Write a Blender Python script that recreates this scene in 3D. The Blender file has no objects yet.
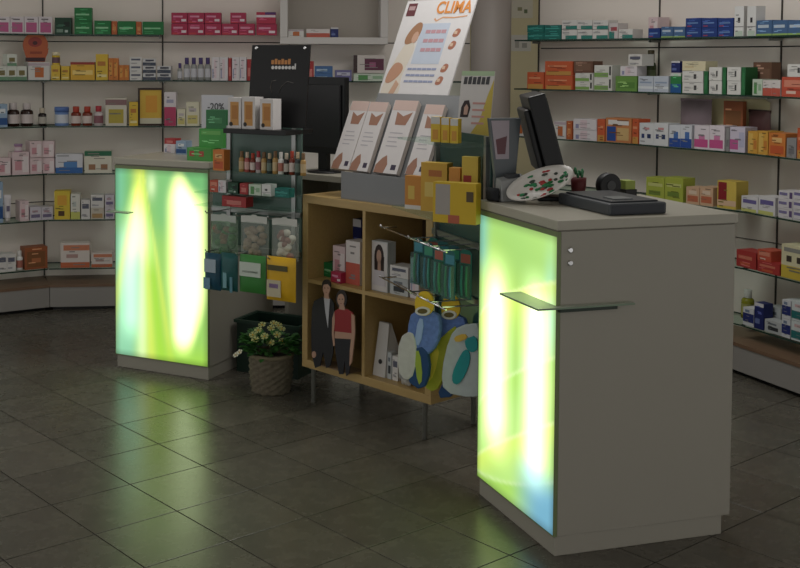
import bpy, math, random
from mathutils import Matrix, Vector
random.seed(7)
C = bpy.context.scene.collection
sc = bpy.context.scene
R = math.radians

# ------------------------------------------------------------------ camera
FPX, CX, CY, PITCH, ROLL, EYE = 1147.43, 303.84, 113.23, .0458, .0042, 1.62
cam = bpy.data.cameras.new('camera'); cam_o = bpy.data.objects.new('camera', cam); C.objects.link(cam_o)
cam.sensor_width = 36; cam.lens = 36*FPX/800
cam.shift_x = (400-CX)/800; cam.shift_y = (CY-284)/800
cam.clip_end = 60
cam_o.matrix_world = Matrix.Translation((0, 0, EYE)) @ Matrix.Rotation(math.pi/2-PITCH, 4, 'X') @ Matrix.Rotation(ROLL, 4, 'Z')
sc.camera = cam_o

# ------------------------------------------------------------------ light
w = bpy.data.worlds.new('world'); sc.world = w; w.use_nodes = True
bg = w.node_tree.nodes['Background']; bg.inputs[0].default_value = (1, .98, .955, 1); bg.inputs[1].default_value = .64
def area(name, loc, sx, sy, power, col=(1, .98, .95), rot=(0, 0, 0)):
    l = bpy.data.lights.new(name, 'AREA'); l.shape = 'RECTANGLE'; l.size = sx; l.size_y = sy
    l.energy = power; l.color = col
    o = bpy.data.objects.new(name, l); C.objects.link(o); o.location = loc; o.rotation_euler = rot
area('ceiling_lamp_left', (-1.0, 5.7, 2.84), 2.2, .6, 6)
area('ceiling_lamp_right', (.95, 5.1, 2.84), 1.2, .9, 25)
area('ceiling_lamp_centre', (-.9, 3.9, 2.84), .9, .6, 5)
sc.view_settings.view_transform = 'Standard'; sc.view_settings.look = 'None'
sc.view_settings.gamma = 1; sc.view_settings.exposure = 0; sc.view_settings.use_curve_mapping = False

# ------------------------------------------------------------------ pixel helpers
def ray(px, py):
    a0, b0 = px-CX, py-CY
    c, s = math.cos(ROLL), math.sin(ROLL)
    a = c*a0+s*b0; u = -(-s*a0+c*b0)/FPX
    cp, sp = math.cos(PITCH), math.sin(PITCH)
    return Vector((a/FPX, cp+sp*u, -sp+cp*u))
O = Vector((0, 0, EYE))
def atz(px, py, z):
    r = ray(px, py); return O+r*((z-EYE)/r.z)
def frame(o, ex, z=0):
    ex = Vector((ex[0], ex[1], 0)).normalized(); ey = Vector((-ex.y, ex.x, 0))
    M = Matrix.Identity(4)
    for i, v in enumerate((ex, ey, Vector((0, 0, 1)))):
        for k in range(3): M[k][i] = v[k]
    M.translation = Vector((o[0], o[1], z)); return M
def hit(F, px, py, yc=0.):
    """local point where the pixel's ray meets the frame's plane y = yc"""
    I = F.inverted(); o = I @ O; d = I.to_3x3() @ ray(px, py)
    return o+d*((yc-o.y)/d.y)
def T(x, y, z): return Matrix.Translation((x, y, z))
def RX(a): return Matrix.Rotation(a, 4, 'X')
def RY(a): return Matrix.Rotation(a, 4, 'Y')
def RZ(a): return Matrix.Rotation(a, 4, 'Z')

# ------------------------------------------------------------------ materials
def lin(c):
    return tuple(((x/255)/12.92 if x/255 < .04045 else ((x/255+.055)/1.055)**2.4) for x in c[:3])
MC = {}
def mat(col, rough=.55, metal=0., var=.06, scale=30., bump=0., spec=.4):
    key = (tuple(col), rough, metal, var, scale, bump, spec)
    if key in MC: return MC[key]
    m = bpy.data.materials.new('surface'); m.use_nodes = True; nt = m.node_tree; b = nt.nodes['Principled BSDF']
    l = lin(col); b.inputs['Base Color'].default_value = (*l, 1)
    b.inputs['Roughness'].default_value = rough; b.inputs['Metallic'].default_value = metal
    b.inputs['Specular IOR Level'].default_value = spec
    if var or bump:
        tc = nt.nodes.new('ShaderNodeTexCoord'); n = nt.nodes.new('ShaderNodeTexNoise')
        n.inputs['Scale'].default_value = scale; n.inputs['Detail'].default_value = 4
        nt.links.new(tc.outputs['Object'], n.inputs['Vector'])
        mx = nt.nodes.new('ShaderNodeMix'); mx.data_type = 'RGBA'
        mx.inputs['A'].default_value = (*[x*(1-var) for x in l], 1); mx.inputs['B'].default_value = (*[min(1, x*(1+var)) for x in l], 1)
        nt.links.new(n.outputs['Fac'], mx.inputs['Factor']); nt.links.new(mx.outputs['Result'], b.inputs['Base Color'])
        if bump:
            bp = nt.nodes.new('ShaderNodeBump'); bp.inputs['Strength'].default_value = bump; bp.inputs['Distance'].default_value = .004
            nt.links.new(n.outputs['Fac'], bp.inputs['Height']); nt.links.new(bp.outputs['Normal'], b.inputs['Normal'])
    MC[key] = m; return m
def paper(col):
    g = .3*col[0]+.59*col[1]+.11*col[2]; col = tuple(round(min(255, (c+(g-c)*.18)*.95)) for c in col)
    return mat(col, .5, 0, .04, 25)
def glassy(name, tint, clear=.75, rough=.08, k=.5):
    if name in MC: return MC[name]
    m = bpy.data.materials.new(name); m.use_nodes = True; nt = m.node_tree; nt.nodes.clear()
    out = nt.nodes.new('ShaderNodeOutputMaterial'); t = nt.nodes.new('ShaderNodeBsdfTransparent'); t.inputs[0].default_value = (*lin(tint), 1)
    b = nt.nodes.new('ShaderNodeBsdfPrincipled'); b.inputs['Base Color'].default_value = (*[x*k for x in lin(tint)], 1); b.inputs['Roughness'].default_value = rough
    mx = nt.nodes.new('ShaderNodeMixShader'); mx.inputs[0].default_value = 1-clear
    nt.links.new(t.outputs[0], mx.inputs[1]); nt.links.new(b.outputs[0], mx.inputs[2]); nt.links.new(mx.outputs[0], out.inputs[0])
    MC[name] = m; return m
GLASS = glassy('clear_glass', (240, 248, 244), .94); GEDGE = mat((38, 62, 52), .2, 0, 0)
ACRYL = glassy('acrylic', (205, 215, 220), .6); FILM = glassy('clear_film', (240, 244, 240), .84, .15, 1.)
DGLASS = mat((84, 108, 100), .25, 0, .08, 6)
LAM = mat((160, 156, 144), .45, 0, .025, 3); LAMTOP = mat((172, 168, 154), .35, 0, .03, 5)
STEEL = mat((150, 152, 150), .3, .9, .03, 20); CHROME = mat((225, 225, 225), .12, 1., 0)
BLACK = mat((12, 13, 15), .4, 0, .05, 20); DGREY = mat((52, 55, 58), .5, 0, .05, 15); GREY = mat((120, 122, 124), .5, 0, .05, 15)
WHITE = paper((222, 220, 216))

def wood_mat(col, dark, name):
    m = bpy.data.materials.new(name); m.use_nodes = True; nt = m.node_tree; b = nt.nodes['Principled BSDF']
    tc = nt.nodes.new('ShaderNodeTexCoord'); mp = nt.nodes.new('ShaderNodeMapping'); mp.inputs['Scale'].default_value = (4, 40, 40)
    n = nt.nodes.new('ShaderNodeTexNoise'); n.inputs['Scale'].default_value = 2.2; n.inputs['Detail'].default_value = 6
    mx = nt.nodes.new('ShaderNodeMix'); mx.data_type = 'RGBA'
    mx.inputs['A'].default_value = (*lin(dark), 1); mx.inputs['B'].default_value = (*lin(col), 1)
    nt.links.new(tc.outputs['Object'], mp.inputs[0]); nt.links.new(mp.outputs[0], n.inputs['Vector'])
    nt.links.new(n.outputs['Fac'], mx.inputs['Factor']); nt.links.new(mx.outputs['Result'], b.inputs['Base Color'])
    b.inputs['Roughness'].default_value = .42
    return m
BIRCH = wood_mat((186, 158, 102), (166, 138, 86), 'birch_veneer')
BROWN = wood_mat((130, 104, 82), (108, 84, 66), 'brown_veneer')
BACKB = wood_mat((84, 64, 42), (70, 54, 36), 'back_board')

# ------------------------------------------------------------------ mesh builder
class MB:
    def __init__(s): s.v = []; s.f = []; s.m = []; s.sm = []
    def face(s, pts, mi=0, smooth=False):
        b = len(s.v); s.v += [tuple(p) for p in pts]; s.f.append(tuple(range(b, b+len(pts)))); s.m.append(mi); s.sm.append(smooth)
    def box(s, x0, x1, y0, y1, z0, z1, mi=0, M=None, mtop=None):
        P = [(x0, y0, z0), (x1, y0, z0), (x1, y1, z0), (x0, y1, z0), (x0, y0, z1), (x1, y0, z1), (x1, y1, z1), (x0, y1, z1)]
        if M is not None: P = [tuple(M @ Vector(p)) for p in P]
        b = len(s.v); s.v += P
        for k, q in enumerate(((0, 3, 2, 1), (4, 5, 6, 7), (0, 1, 5, 4), (1, 2, 6, 5), (2, 3, 7, 6), (3, 0, 4, 7))):
            s.f.append(tuple(b+i for i in q)); s.m.append(mtop if (mtop is not None and k < 2) else mi); s.sm.append(False)
        return s
    def prism(s, pts, y0, y1, mi=0, medge=None):
        """outline given as (x, z), extruded along y"""
        A = sum(pts[i][0]*pts[(i+1) % len(pts)][1]-pts[(i+1) % len(pts)][0]*pts[i][1] for i in range(len(pts)))
        if A < 0: pts = pts[::-1]
        n = len(pts); b = len(s.v)
        s.v += [(p[0], y0, p[1]) for p in pts]+[(p[0], y1, p[1]) for p in pts]
        s.f.append(tuple(range(b, b+n))); s.m.append(mi); s.sm.append(False)
        s.f.append(tuple(range(b+2*n-1, b+n-1, -1))); s.m.append(mi); s.sm.append(False)
        for i in range(n):
            j = (i+1) % n; s.f.append((b+j, b+i, b+n+i, b+n+j)); s.m.append(mi if medge is None else medge); s.sm.append(False)
        return s
    def prismz(s, pts, z0, z1, mi=0, medge=None):
        n = len(pts); b = len(s.v)
        A = sum(pts[i][0]*pts[(i+1) % n][1]-pts[(i+1) % n][0]*pts[i][1] for i in range(n))
        if A < 0: pts = pts[::-1]
        s.v += [(p[0], p[1], z0) for p in pts]+[(p[0], p[1], z1) for p in pts]
        s.f.append(tuple(range(b+n-1, b-1, -1))); s.m.append(mi); s.sm.append(False)
        s.f.append(tuple(range(b+n, b+2*n))); s.m.append(mi); s.sm.append(False)
        for i in range(n):
            j = (i+1) % n; s.f.append((b+i, b+j, b+n+j, b+n+i)); s.m.append(mi if medge is None else medge); s.sm.append(False)
        return s
    def lathe(s, prof, n=14, c=(0, 0), mi=0, sx=1., sy=1., cap=True, M=None):
        b = len(s.v)
        for r, z in prof:
            for k in range(n):
                a = 2*math.pi*k/n; p = Vector((c[0]+r*sx*math.cos(a), c[1]+r*sy*math.sin(a), z))
                s.v.append(tuple(M @ p if M is not None else p))
        for i in range(len(prof)-1):
            for k in range(n):
                k2 = (k+1) % n; s.f.append((b+i*n+k, b+i*n+k2, b+(i+1)*n+k2, b+(i+1)*n+k)); s.m.append(mi); s.sm.append(True)
        if cap:
            s.f.append(tuple(b+k for k in range(n-1, -1, -1))); s.m.append(mi); s.sm.append(False)
            t = b+(len(prof)-1)*n; s.f.append(tuple(t+k for k in range(n))); s.m.append(mi); s.sm.append(False)
        return s
    def ball(s, c, rx, ry, rz, mi=0, n=8, m=5):
        prof = [(max(1e-4, math.sin(math.pi*i/m)), -math.cos(math.pi*i/m)) for i in range(m+1)]
        return s.lathe(prof, n, mi=mi, M=T(*c) @ Matrix.Diagonal((rx, ry, rz, 1)))
    def tube(s, path, r, n=6, mi=0):
        path = [Vector(p) for p in path]; b = len(s.v)
        for i, p in enumerate(path):
            d = (path[min(i+1, len(path)-1)]-path[max(i-1, 0)]).normalized()
            u = d.cross(Vector((.31, .2, .93))).normalized(); v = d.cross(u)
            rr = r[i] if isinstance(r, (list, tuple)) else r
            for k in range(n):
                a = 2*math.pi*k/n; s.v.append(tuple(p+(u*math.cos(a)+v*math.sin(a))*rr))
        for i in range(len(path)-1):
            for k in range(n):
                k2 = (k+1) % n; s.f.append((b+i*n+k, b+i*n+k2, b+(i+1)*n+k2, b+(i+1)*n+k)); s.m.append(mi); s.sm.append(True)
        s.f.append(tuple(b+k for k in range(n-1, -1, -1))); s.m.append(mi); s.sm.append(False)
        t = b+(len(path)-1)*n; s.f.append(tuple(t+k for k in range(n))); s.m.append(mi); s.sm.append(False)
        return s
    def pillow(s, w, h, d, mi=0, nx=8, nz=10, z0=0., flat=.25, seed=0):
        """puffed bag: x -w/2..w/2, z z0..z0+h, bulging both ways in y"""
        rnd = random.Random(seed); b = len(s.v)
        for sd in (-1, 1):
            for j in range(nz+1):
                for i in range(nx+1):
                    u, v = i/nx, j/nz; k = (max(0, 1-abs(2*u-1)**3)*max(0, 1-abs(2*v-1)**3))**.6
                    s.v.append(((u-.5)*w, sd*d/2*k*(1+.25*(rnd.random()-.5)), z0+v*h))
        N = (nx+1)*(nz+1)
        for sd in (0, 1):
            for j in range(nz):
                for i in range(nx):
                    a = b+sd*N+j*(nx+1)+i; q = (a, a+1, a+nx+2, a+nx+1)
                    s.f.append(q if sd == 0 else q[::-1]); s.m.append(mi); s.sm.append(True)
        return s
    def build(s, name, mats, parent=None, M=None, bevel=0.):
        me = bpy.data.meshes.new(name); me.from_pydata(s.v, [], s.f)
        for m in (mats if isinstance(mats, (list, tuple)) else [mats]): me.materials.append(m)
        me.polygons.foreach_set('material_index', s.m); me.polygons.foreach_set('use_smooth', s.sm); me.update()
        o = bpy.data.objects.new(name, me); C.objects.link(o)
        if parent is not None: o.parent = parent
        if M is not None: o.matrix_local = M
        if bevel:
            bv = o.modifiers.new('edge', 'BEVEL'); bv.width = bevel; bv.segments = 2; bv.limit_method = 'ANGLE'
        return o
LABELS = {}
def tag(o, label, cat, group=None):
    n = len(label.split())
    if not 4 <= n <= 16: print('LABEL LENGTH', n, label)
    if label in LABELS: print('DUPLICATE LABEL', label)
    LABELS[label] = 1
    o['label'] = label; o['category'] = cat
    if group: o['group'] = group
    return o
def thing(name, label, cat, M, group=None):
    o = bpy.data.objects.new(name, None); C.objects.link(o); o.matrix_world = M; o.empty_display_size = .05
    return tag(o, label, cat, group)
def struct(o): o['kind'] = 'structure'; return o
def text(body, size, m, parent, M, name='lettering', bold=.0, depth=.0004):
    cu = bpy.data.curves.new(name, 'FONT'); cu.body = body; cu.size = size; cu.extrude = depth; cu.offset = bold; cu.align_x = 'CENTER'
    tmp = bpy.data.objects.new(name, cu); me = bpy.data.meshes.new_from_object(tmp); bpy.data.objects.remove(tmp)
    me.materials.append(m); o = bpy.data.objects.new(name, me); C.objects.link(o); o.parent = parent; o.matrix_local = M @ RX(math.pi/2); return o

# ------------------------------------------------------------------ the room
TS = .2035*EYE; TYAW = -.8939; TO = Vector((-.406*EYE, 2.6633*EYE, 0))
def tile_mat():
    m = bpy.data.materials.new('floor_tile'); m.use_nodes = True; nt = m.node_tree; b = nt.nodes['Principled BSDF']
    tc = nt.nodes.new('ShaderNodeTexCoord'); oi = nt.nodes.new('ShaderNodeObjectInfo')
    ge = nt.nodes.new('ShaderNodeNewGeometry')
    n = nt.nodes.new('ShaderNodeTexNoise'); n.inputs['Scale'].default_value = 9; n.inputs['Detail'].default_value = 8; n.inputs['Roughness'].default_value = .65
    nt.links.new(ge.outputs['Position'], n.inputs['Vector'])
    ad = nt.nodes.new('ShaderNodeMath'); ad.operation = 'MULTIPLY_ADD'; ad.inputs[1].default_value = .35
    nt.links.new(oi.outputs['Random'], ad.inputs[0]); nt.links.new(n.outputs['Fac'], ad.inputs[2])
    cr = nt.nodes.new('ShaderNodeValToRGB'); cr.color_ramp.elements[0].position = .3; cr.color_ramp.elements[1].position = 1.
    cr.color_ramp.elements[0].color = (*lin((74, 71, 63)), 1); cr.color_ramp.elements[1].color = (*lin((100, 96, 86)), 1)
    nt.links.new(ad.outputs[0], cr.inputs[0]); nt.links.new(cr.outputs[0], b.inputs['Base Color'])
    mr = nt.nodes.new('ShaderNodeMapRange'); mr.inputs['To Min'].default_value = .2; mr.inputs['To Max'].default_value = .34
    nt.links.new(n.outputs['Fac'], mr.inputs['Value']); nt.links.new(mr.outputs[0], b.inputs['Roughness'])
    b.inputs['Specular IOR Level'].default_value = .5
    bp = nt.nodes.new('ShaderNodeBump'); bp.inputs['Strength'].default_value = .12; bp.inputs['Distance'].default_value = .002
    nt.links.new(n.outputs['Fac'], bp.inputs['Height']); nt.links.new(bp.outputs[0], b.inputs['Normal'])
    return m
TILE = tile_mat(); GROUT = mat((50, 47, 42), .8, 0, .1, 40)
floor = struct(MB().box(-4.5, 5, -1.5, 9.5, -.06, -.003).build('floor', GROUT))
e1 = Vector((math.cos(TYAW), math.sin(TYAW), 0)); e2 = Vector((-e1.y, e1.x, 0))
g = .0022; hh = TS-2*g; mb = MB(); bv = .0007
mb.box(g, g+hh, g, g+hh, -.0031, -bv)
mb.v = []; mb.f = []; mb.m = []; mb.sm = []
lo = [(g, g), (g+hh, g), (g+hh, g+hh), (g, g+hh)]; hi = [(g+bv, g+bv), (g+hh-bv, g+bv), (g+hh-bv, g+hh-bv), (g+bv, g+hh-bv)]
for i in range(4):
    j = (i+1) % 4
    mb.face([(*lo[i], -.0031), (*lo[j], -.0031), (*lo[j], -.0004), (*lo[i], -.0004)])
    mb.face([(*lo[i], -.0004), (*lo[j], -.0004), (*hi[j], 0), (*hi[i], 0)])
mb.face([(*p, 0) for p in hi])
t0 = mb.build('tile', TILE, floor); tm = t0.data
bpy.data.objects.remove(t0)
cand = []
for i in range(-22, 24):
    for j in range(-22, 24):
        p = TO+e1*(TS*(i+.5))+e2*(TS*(j+.5))
        if not (-4.3 < p.x < 4.8 and -1.2 < p.y < 9.2): continue
        vis = False
        if p.y > 2.5:
            px = CX+p.x/p.y*FPX; py = 61+EYE/p.y*FPX; vis = -30 < px < 830 and 300 < py < 610
        cand.append((not vis, p.length, i, j))
cand.sort(); rest = MB()
for k, (nv, _, i, j) in enumerate(cand):
    p = TO+e1*(TS*i)+e2*(TS*j); M = Matrix.Translation(p) @ RZ(TYAW)
    if k < 300 and not nv:
        o = bpy.data.objects.new('tile', tm); C.objects.link(o); o.parent = floor; o.matrix_local = M
    else:
        rest.face([tuple(M @ Vector((*q, 0))) for q in hi])
o = rest.build('tile_field', TILE, floor); o['kind'] = 'stuff'
struct(MB().box(-4.5, 5, -1.5, 9.5, 2.9, 2.96).build('ceiling', mat((205, 200, 192), .8, 0, .02, 2)))

PANEL = mat((238, 229, 220), .5, 0, .03, 2.5); JOINT = mat((40, 38, 36), .7, 0, 0)
CREAM = mat((226, 214, 172), .7, 0, .04, 3)
def offs(poly, d):
    """polyline pushed d into the wall (left-hand normal of travel)"""
    ns = []
    for a, b in zip(poly, poly[1:]):
        t = (Vector(b)-Vector(a)).normalized(); ns.append(Vector((-t.y, t.x)))
    out = []
    for i, p in enumerate(poly):
        n = ns[max(0, i-1)]+ns[min(i, len(ns)-1)]; n.normalize()
        k = n.dot(ns[min(i, len(ns)-1)]); out.append(Vector(p)+n*d/k)
    return out
LEFT = [(-3.2, 6.35), (-2.42, 6.97), (-1.66, 7.42), (-.94, 7.5), (-.1, 7.5), (.74, 7.5), (1.12, 7.5)]
RIGHT = [(1.33, 7.28), (1.89, 6.62), (2.3, 5.97), (2.576, 5.187), (2.74, 4.37), (2.82, 3.5)]
LZ = [1.785, 1.487, 1.188, .880, .578, .26]; RZL = [1.757, 1.450, 1.148, .842, .545, .245]
SD = .25; BAYF = {'left': [], 'right': []}
bayname = {'left': ['far left end of left wall', 'leftmost visible bay of left wall', 'bay above left lit counter', 'bay behind the dark display board', 'bay under the white wall cabinet', 'narrow bay beside the pillar'],
           'right': ['bay beside the pillar, right wall', 'middle bay of right wall', 'nearest visible bay of right wall', 'right wall bay past the nearest visible one', 'last']}
def shelving(side, poly, levels, skip_top=()):
    back = offs(poly, SD); base = offs(poly, -.07)
    wm = MB()
    wb = offs(poly, SD+.02); wo = offs(poly, SD+.12)
    for i in range(len(poly)-1):
        wm.prismz([wb[i], wb[i+1], wo[i+1], wo[i]], 0, 2.9)
    wall = struct(wm.build('wall_'+side, JOINT))
    for i in range(len(poly)-1):
        a, b = Vector(poly[i]), Vector(poly[i+1]); F = frame(a, b-a); BAYF[side].append((F, (b-a).length)); I = F.inverted()
        def L(p): q = I @ Vector((p.x, p.y, 0)); return (q.x, q.y)
        k0, k1, c0, c1 = L(back[i]), L(back[i+1]), L(wb[i]), L(wb[i+1]); g_ = .0015
        jz = (.664, 1.737) if side == 'left' else (.652, 1.702)
        for z0, z1 in ((.0, jz[0]), (jz[0]+.007, jz[1]), (jz[1]+.007, 2.9)):        # wall panels with open joints
            MB().prismz([(k0[0]+g_, k0[1]), (k1[0]-g_, k1[1]), (c1[0]-g_, c1[1]), (c0[0]+g_, c0[1])], z0, z1).build('wall_panel', PANEL, wall, F)
        if side == 'right' and i == 4: continue
        root = thing('wall_shelving', 'glass wall shelving with low plinth, '+bayname[side][i], 'shelving', F)
        b0, b1 = L(base[i]), L(base[i+1])
        MB().prismz([(b0[0]+.002, b0[1]), (b1[0]-.002, b1[1]), (k1[0]-.006, k1[1]-.002), (k0[0]+.006, k0[1]-.002)], .022, .15).build('plinth', mat((148, 145, 140), .5, 0, .03, 4), root)
        MB().prismz([(b0[0], b0[1]-.004), (b1[0], b1[1]-.004), (k1[0]-.004, k1[1]-.001), (k0[0]+.004, k0[1]-.001)], .15, .168).build('plinth_top', BROWN, root)
        MB().prismz([(b0[0]+.02, b0[1]+.03), (b1[0]-.02, b1[1]+.03), (k1[0]-.02, k1[1]-.02), (k0[0]+.02, k0[1]-.02)], 0, .022).build('plinth_foot', BLACK, root)
        MB().box(k0[0]-.0045, k0[0]+.0045, k0[1]-.006, k0[1]-.0005, .17, 2.6).build('upright', mat((74, 70, 66), .5, .3, 0), root)
        for n, z in enumerate(levels):
            if n == 0 and (side, i) in skip_top: continue
            s0, s1 = (.003, 0), ((b-a).length-.003, 0)
            sh = MB().prismz([s0, s1, (k1[0]-.004, k1[1]-.008), (k0[0]+.004, k0[1]-.008)], z-.008, z, 0, 1).build('glass_shelf', [GLASS, GEDGE], root)
            for fx in (k0[0]+.012, k1[0]-.02):
                MB().box(fx, fx+.006, SD-.085, SD-.010, z-.022, z-.0085).build('bracket', STEEL, root)
shelving('left', LEFT, LZ, {('left', 3), ('left', 4), ('left', 5)})
shelving('right', RIGHT, RZL)
struct(MB().lathe([(.125, 0), (.125, 2.9)], 40, (1.18, 7.26)).build('wall_pillar', mat((150, 142, 136), .5, 0, .03, 3)))
wall_b = struct(MB().box(.9, 2.6, 8.3, 8.4, 0, 2.9).build('wall_back', CREAM))
def notice(px0, px1, y0, y1, col, label, prints=()):
    F = frame((.9, 8.296), (1, 0)); a = hit(F, px0, y1); b = hit(F, px1, y0)
    m = MB(); m.box(a.x, b.x, -.002, .003, a.z, b.z); ms = [paper(col)]
    for k, (u0, v0, u1, v1, c) in enumerate(prints):
        ms.append(paper(c)); m.box(a.x+u0*(b.x-a.x), a.x+u1*(b.x-a.x), -.003, -.0019, a.z+v0*(b.z-a.z), a.z+v1*(b.z-a.z), k+1)
    o = m.build('notice', ms); o.matrix_world = F; tag(o, label, 'notice', 'notices behind the pillar')
notice(511, 533, -6, 18, (240, 232, 205), 'upper cream paper notice on wall right of the pillar', [(.3, .3, .5, .45, (170, 165, 120)), (.6, .2, .75, .36, (120, 135, 90))])
notice(511, 531, 35, 51, (235, 230, 214), 'lower pale paper notice on wall right of the pillar', [(.2, .2, .4, .7, (190, 185, 170)), (.55, .2, .8, .5, (180, 176, 160))])

# white framed cabinet high on the back wall
F = BAYF['left'][3][0]
CA = hit(F, 280, 44); CB = hit(F, 388, 44); cw = CB.x-CA.x; cz = CA.z
cab = thing('wall_cabinet', 'open white framed wall cabinet above the dark monitor', 'cabinet', F @ T(CA.x, 0, cz))
WF = mat((206, 202, 198), .5, 0, .02, 4)
MB().box(0, cw, -.01, SD-.008, 0, .045).build('bottom_board', WF, cab, bevel=.003)
MB().box(0, .05, -.01, SD-.008, .045, .85).build('side_panel', WF, cab, bevel=.003)
MB().box(cw-.05, cw, -.01, SD-.008, .045, .85).build('side_panel', WF, cab, bevel=.003)
MB().box(.05, cw-.05, -.01, SD-.008, .81, .85).build('top_board', WF, cab, bevel=.003)
MB().box(.05, cw-.05, SD-.02, SD-.009, .045, .81).build('back_panel', mat((168, 160, 150), .5, 0, .03, 3), cab)
CABZ = cz+.045

# ------------------------------------------------------------------ counters
def blend(c, d, t): return tuple(a+(b-a)*t for a, b in zip(c, d))
def G(x, s): return math.exp(-x*x/(2*s*s))
def sst(a, b, x): t = min(1, max(0, (x-a)/(b-a))); return t*t*(3-2*t)
GRN = (.20, .50, .10); LIME = (.42, .80, .04); YEL = (.80, .95, .12); MINT = (.25, .72, .42); WHT = (.95, 1.2, .62); BLU = (.16, .42, .62)
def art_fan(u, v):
    """printed rays fanning out from the top left, tube glow painted into the colour"""
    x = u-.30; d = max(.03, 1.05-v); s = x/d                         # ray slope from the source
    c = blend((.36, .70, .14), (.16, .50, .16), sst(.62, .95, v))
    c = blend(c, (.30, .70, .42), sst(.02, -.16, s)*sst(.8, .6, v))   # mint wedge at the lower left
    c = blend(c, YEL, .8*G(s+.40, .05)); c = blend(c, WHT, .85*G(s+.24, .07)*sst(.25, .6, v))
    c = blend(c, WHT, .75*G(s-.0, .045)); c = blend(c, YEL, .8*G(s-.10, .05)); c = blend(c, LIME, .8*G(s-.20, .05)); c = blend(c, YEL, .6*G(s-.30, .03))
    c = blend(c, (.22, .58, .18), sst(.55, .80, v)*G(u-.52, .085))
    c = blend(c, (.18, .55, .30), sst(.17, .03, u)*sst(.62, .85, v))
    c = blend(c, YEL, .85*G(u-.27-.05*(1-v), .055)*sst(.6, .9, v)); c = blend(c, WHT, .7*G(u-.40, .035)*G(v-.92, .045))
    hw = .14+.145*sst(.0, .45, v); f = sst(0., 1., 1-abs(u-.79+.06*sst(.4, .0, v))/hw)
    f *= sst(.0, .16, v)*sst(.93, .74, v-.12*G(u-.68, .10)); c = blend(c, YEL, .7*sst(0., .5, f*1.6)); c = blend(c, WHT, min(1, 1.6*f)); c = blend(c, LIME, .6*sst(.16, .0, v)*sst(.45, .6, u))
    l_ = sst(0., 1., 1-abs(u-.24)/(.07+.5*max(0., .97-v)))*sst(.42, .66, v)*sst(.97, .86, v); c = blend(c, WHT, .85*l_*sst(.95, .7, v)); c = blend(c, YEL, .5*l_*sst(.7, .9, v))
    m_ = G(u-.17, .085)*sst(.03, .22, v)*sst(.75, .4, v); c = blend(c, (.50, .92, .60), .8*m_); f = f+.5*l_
    b = .84+.45*m_+.7*f  # tube hot spots painted in as brighter colour
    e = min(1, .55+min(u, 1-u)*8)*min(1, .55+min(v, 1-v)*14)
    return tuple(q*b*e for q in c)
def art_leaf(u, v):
    """overlapping leaf shapes, the glow of two tubes painted into the colour"""
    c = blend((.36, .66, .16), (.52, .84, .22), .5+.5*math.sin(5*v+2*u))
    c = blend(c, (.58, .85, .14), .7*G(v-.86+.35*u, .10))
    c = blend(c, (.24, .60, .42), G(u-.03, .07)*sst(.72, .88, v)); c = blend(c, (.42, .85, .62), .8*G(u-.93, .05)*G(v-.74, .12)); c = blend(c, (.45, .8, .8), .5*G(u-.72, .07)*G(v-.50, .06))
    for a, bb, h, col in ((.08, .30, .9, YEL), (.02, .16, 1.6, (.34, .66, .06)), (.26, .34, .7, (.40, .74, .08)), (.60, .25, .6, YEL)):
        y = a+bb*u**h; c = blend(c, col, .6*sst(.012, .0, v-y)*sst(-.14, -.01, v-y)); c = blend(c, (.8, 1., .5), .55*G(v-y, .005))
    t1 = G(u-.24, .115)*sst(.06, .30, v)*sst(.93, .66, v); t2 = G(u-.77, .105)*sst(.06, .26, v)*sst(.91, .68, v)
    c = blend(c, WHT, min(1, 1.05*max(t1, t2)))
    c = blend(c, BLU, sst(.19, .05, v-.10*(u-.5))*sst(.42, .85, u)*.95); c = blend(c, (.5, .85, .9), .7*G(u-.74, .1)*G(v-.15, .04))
    b = .88+.95*max(t1, t2)  # painted glow of two tubes, none modelled
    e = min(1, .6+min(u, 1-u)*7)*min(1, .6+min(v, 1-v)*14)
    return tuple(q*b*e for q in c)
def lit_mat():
    m = bpy.data.materials.new('print_with_tube_glow'); m.use_nodes = True; nt = m.node_tree; b = nt.nodes['Principled BSDF']
    at = nt.nodes.new('ShaderNodeVertexColor'); at.layer_name = 'print'  # layer holds the print plus tube glow painted into it
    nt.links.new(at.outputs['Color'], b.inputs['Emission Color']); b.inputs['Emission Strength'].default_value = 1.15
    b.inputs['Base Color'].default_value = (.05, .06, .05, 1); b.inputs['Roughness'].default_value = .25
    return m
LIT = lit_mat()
CW, CD, CH, SLAB, PL = .577, .677, 1.1076, .0365, .066
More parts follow.
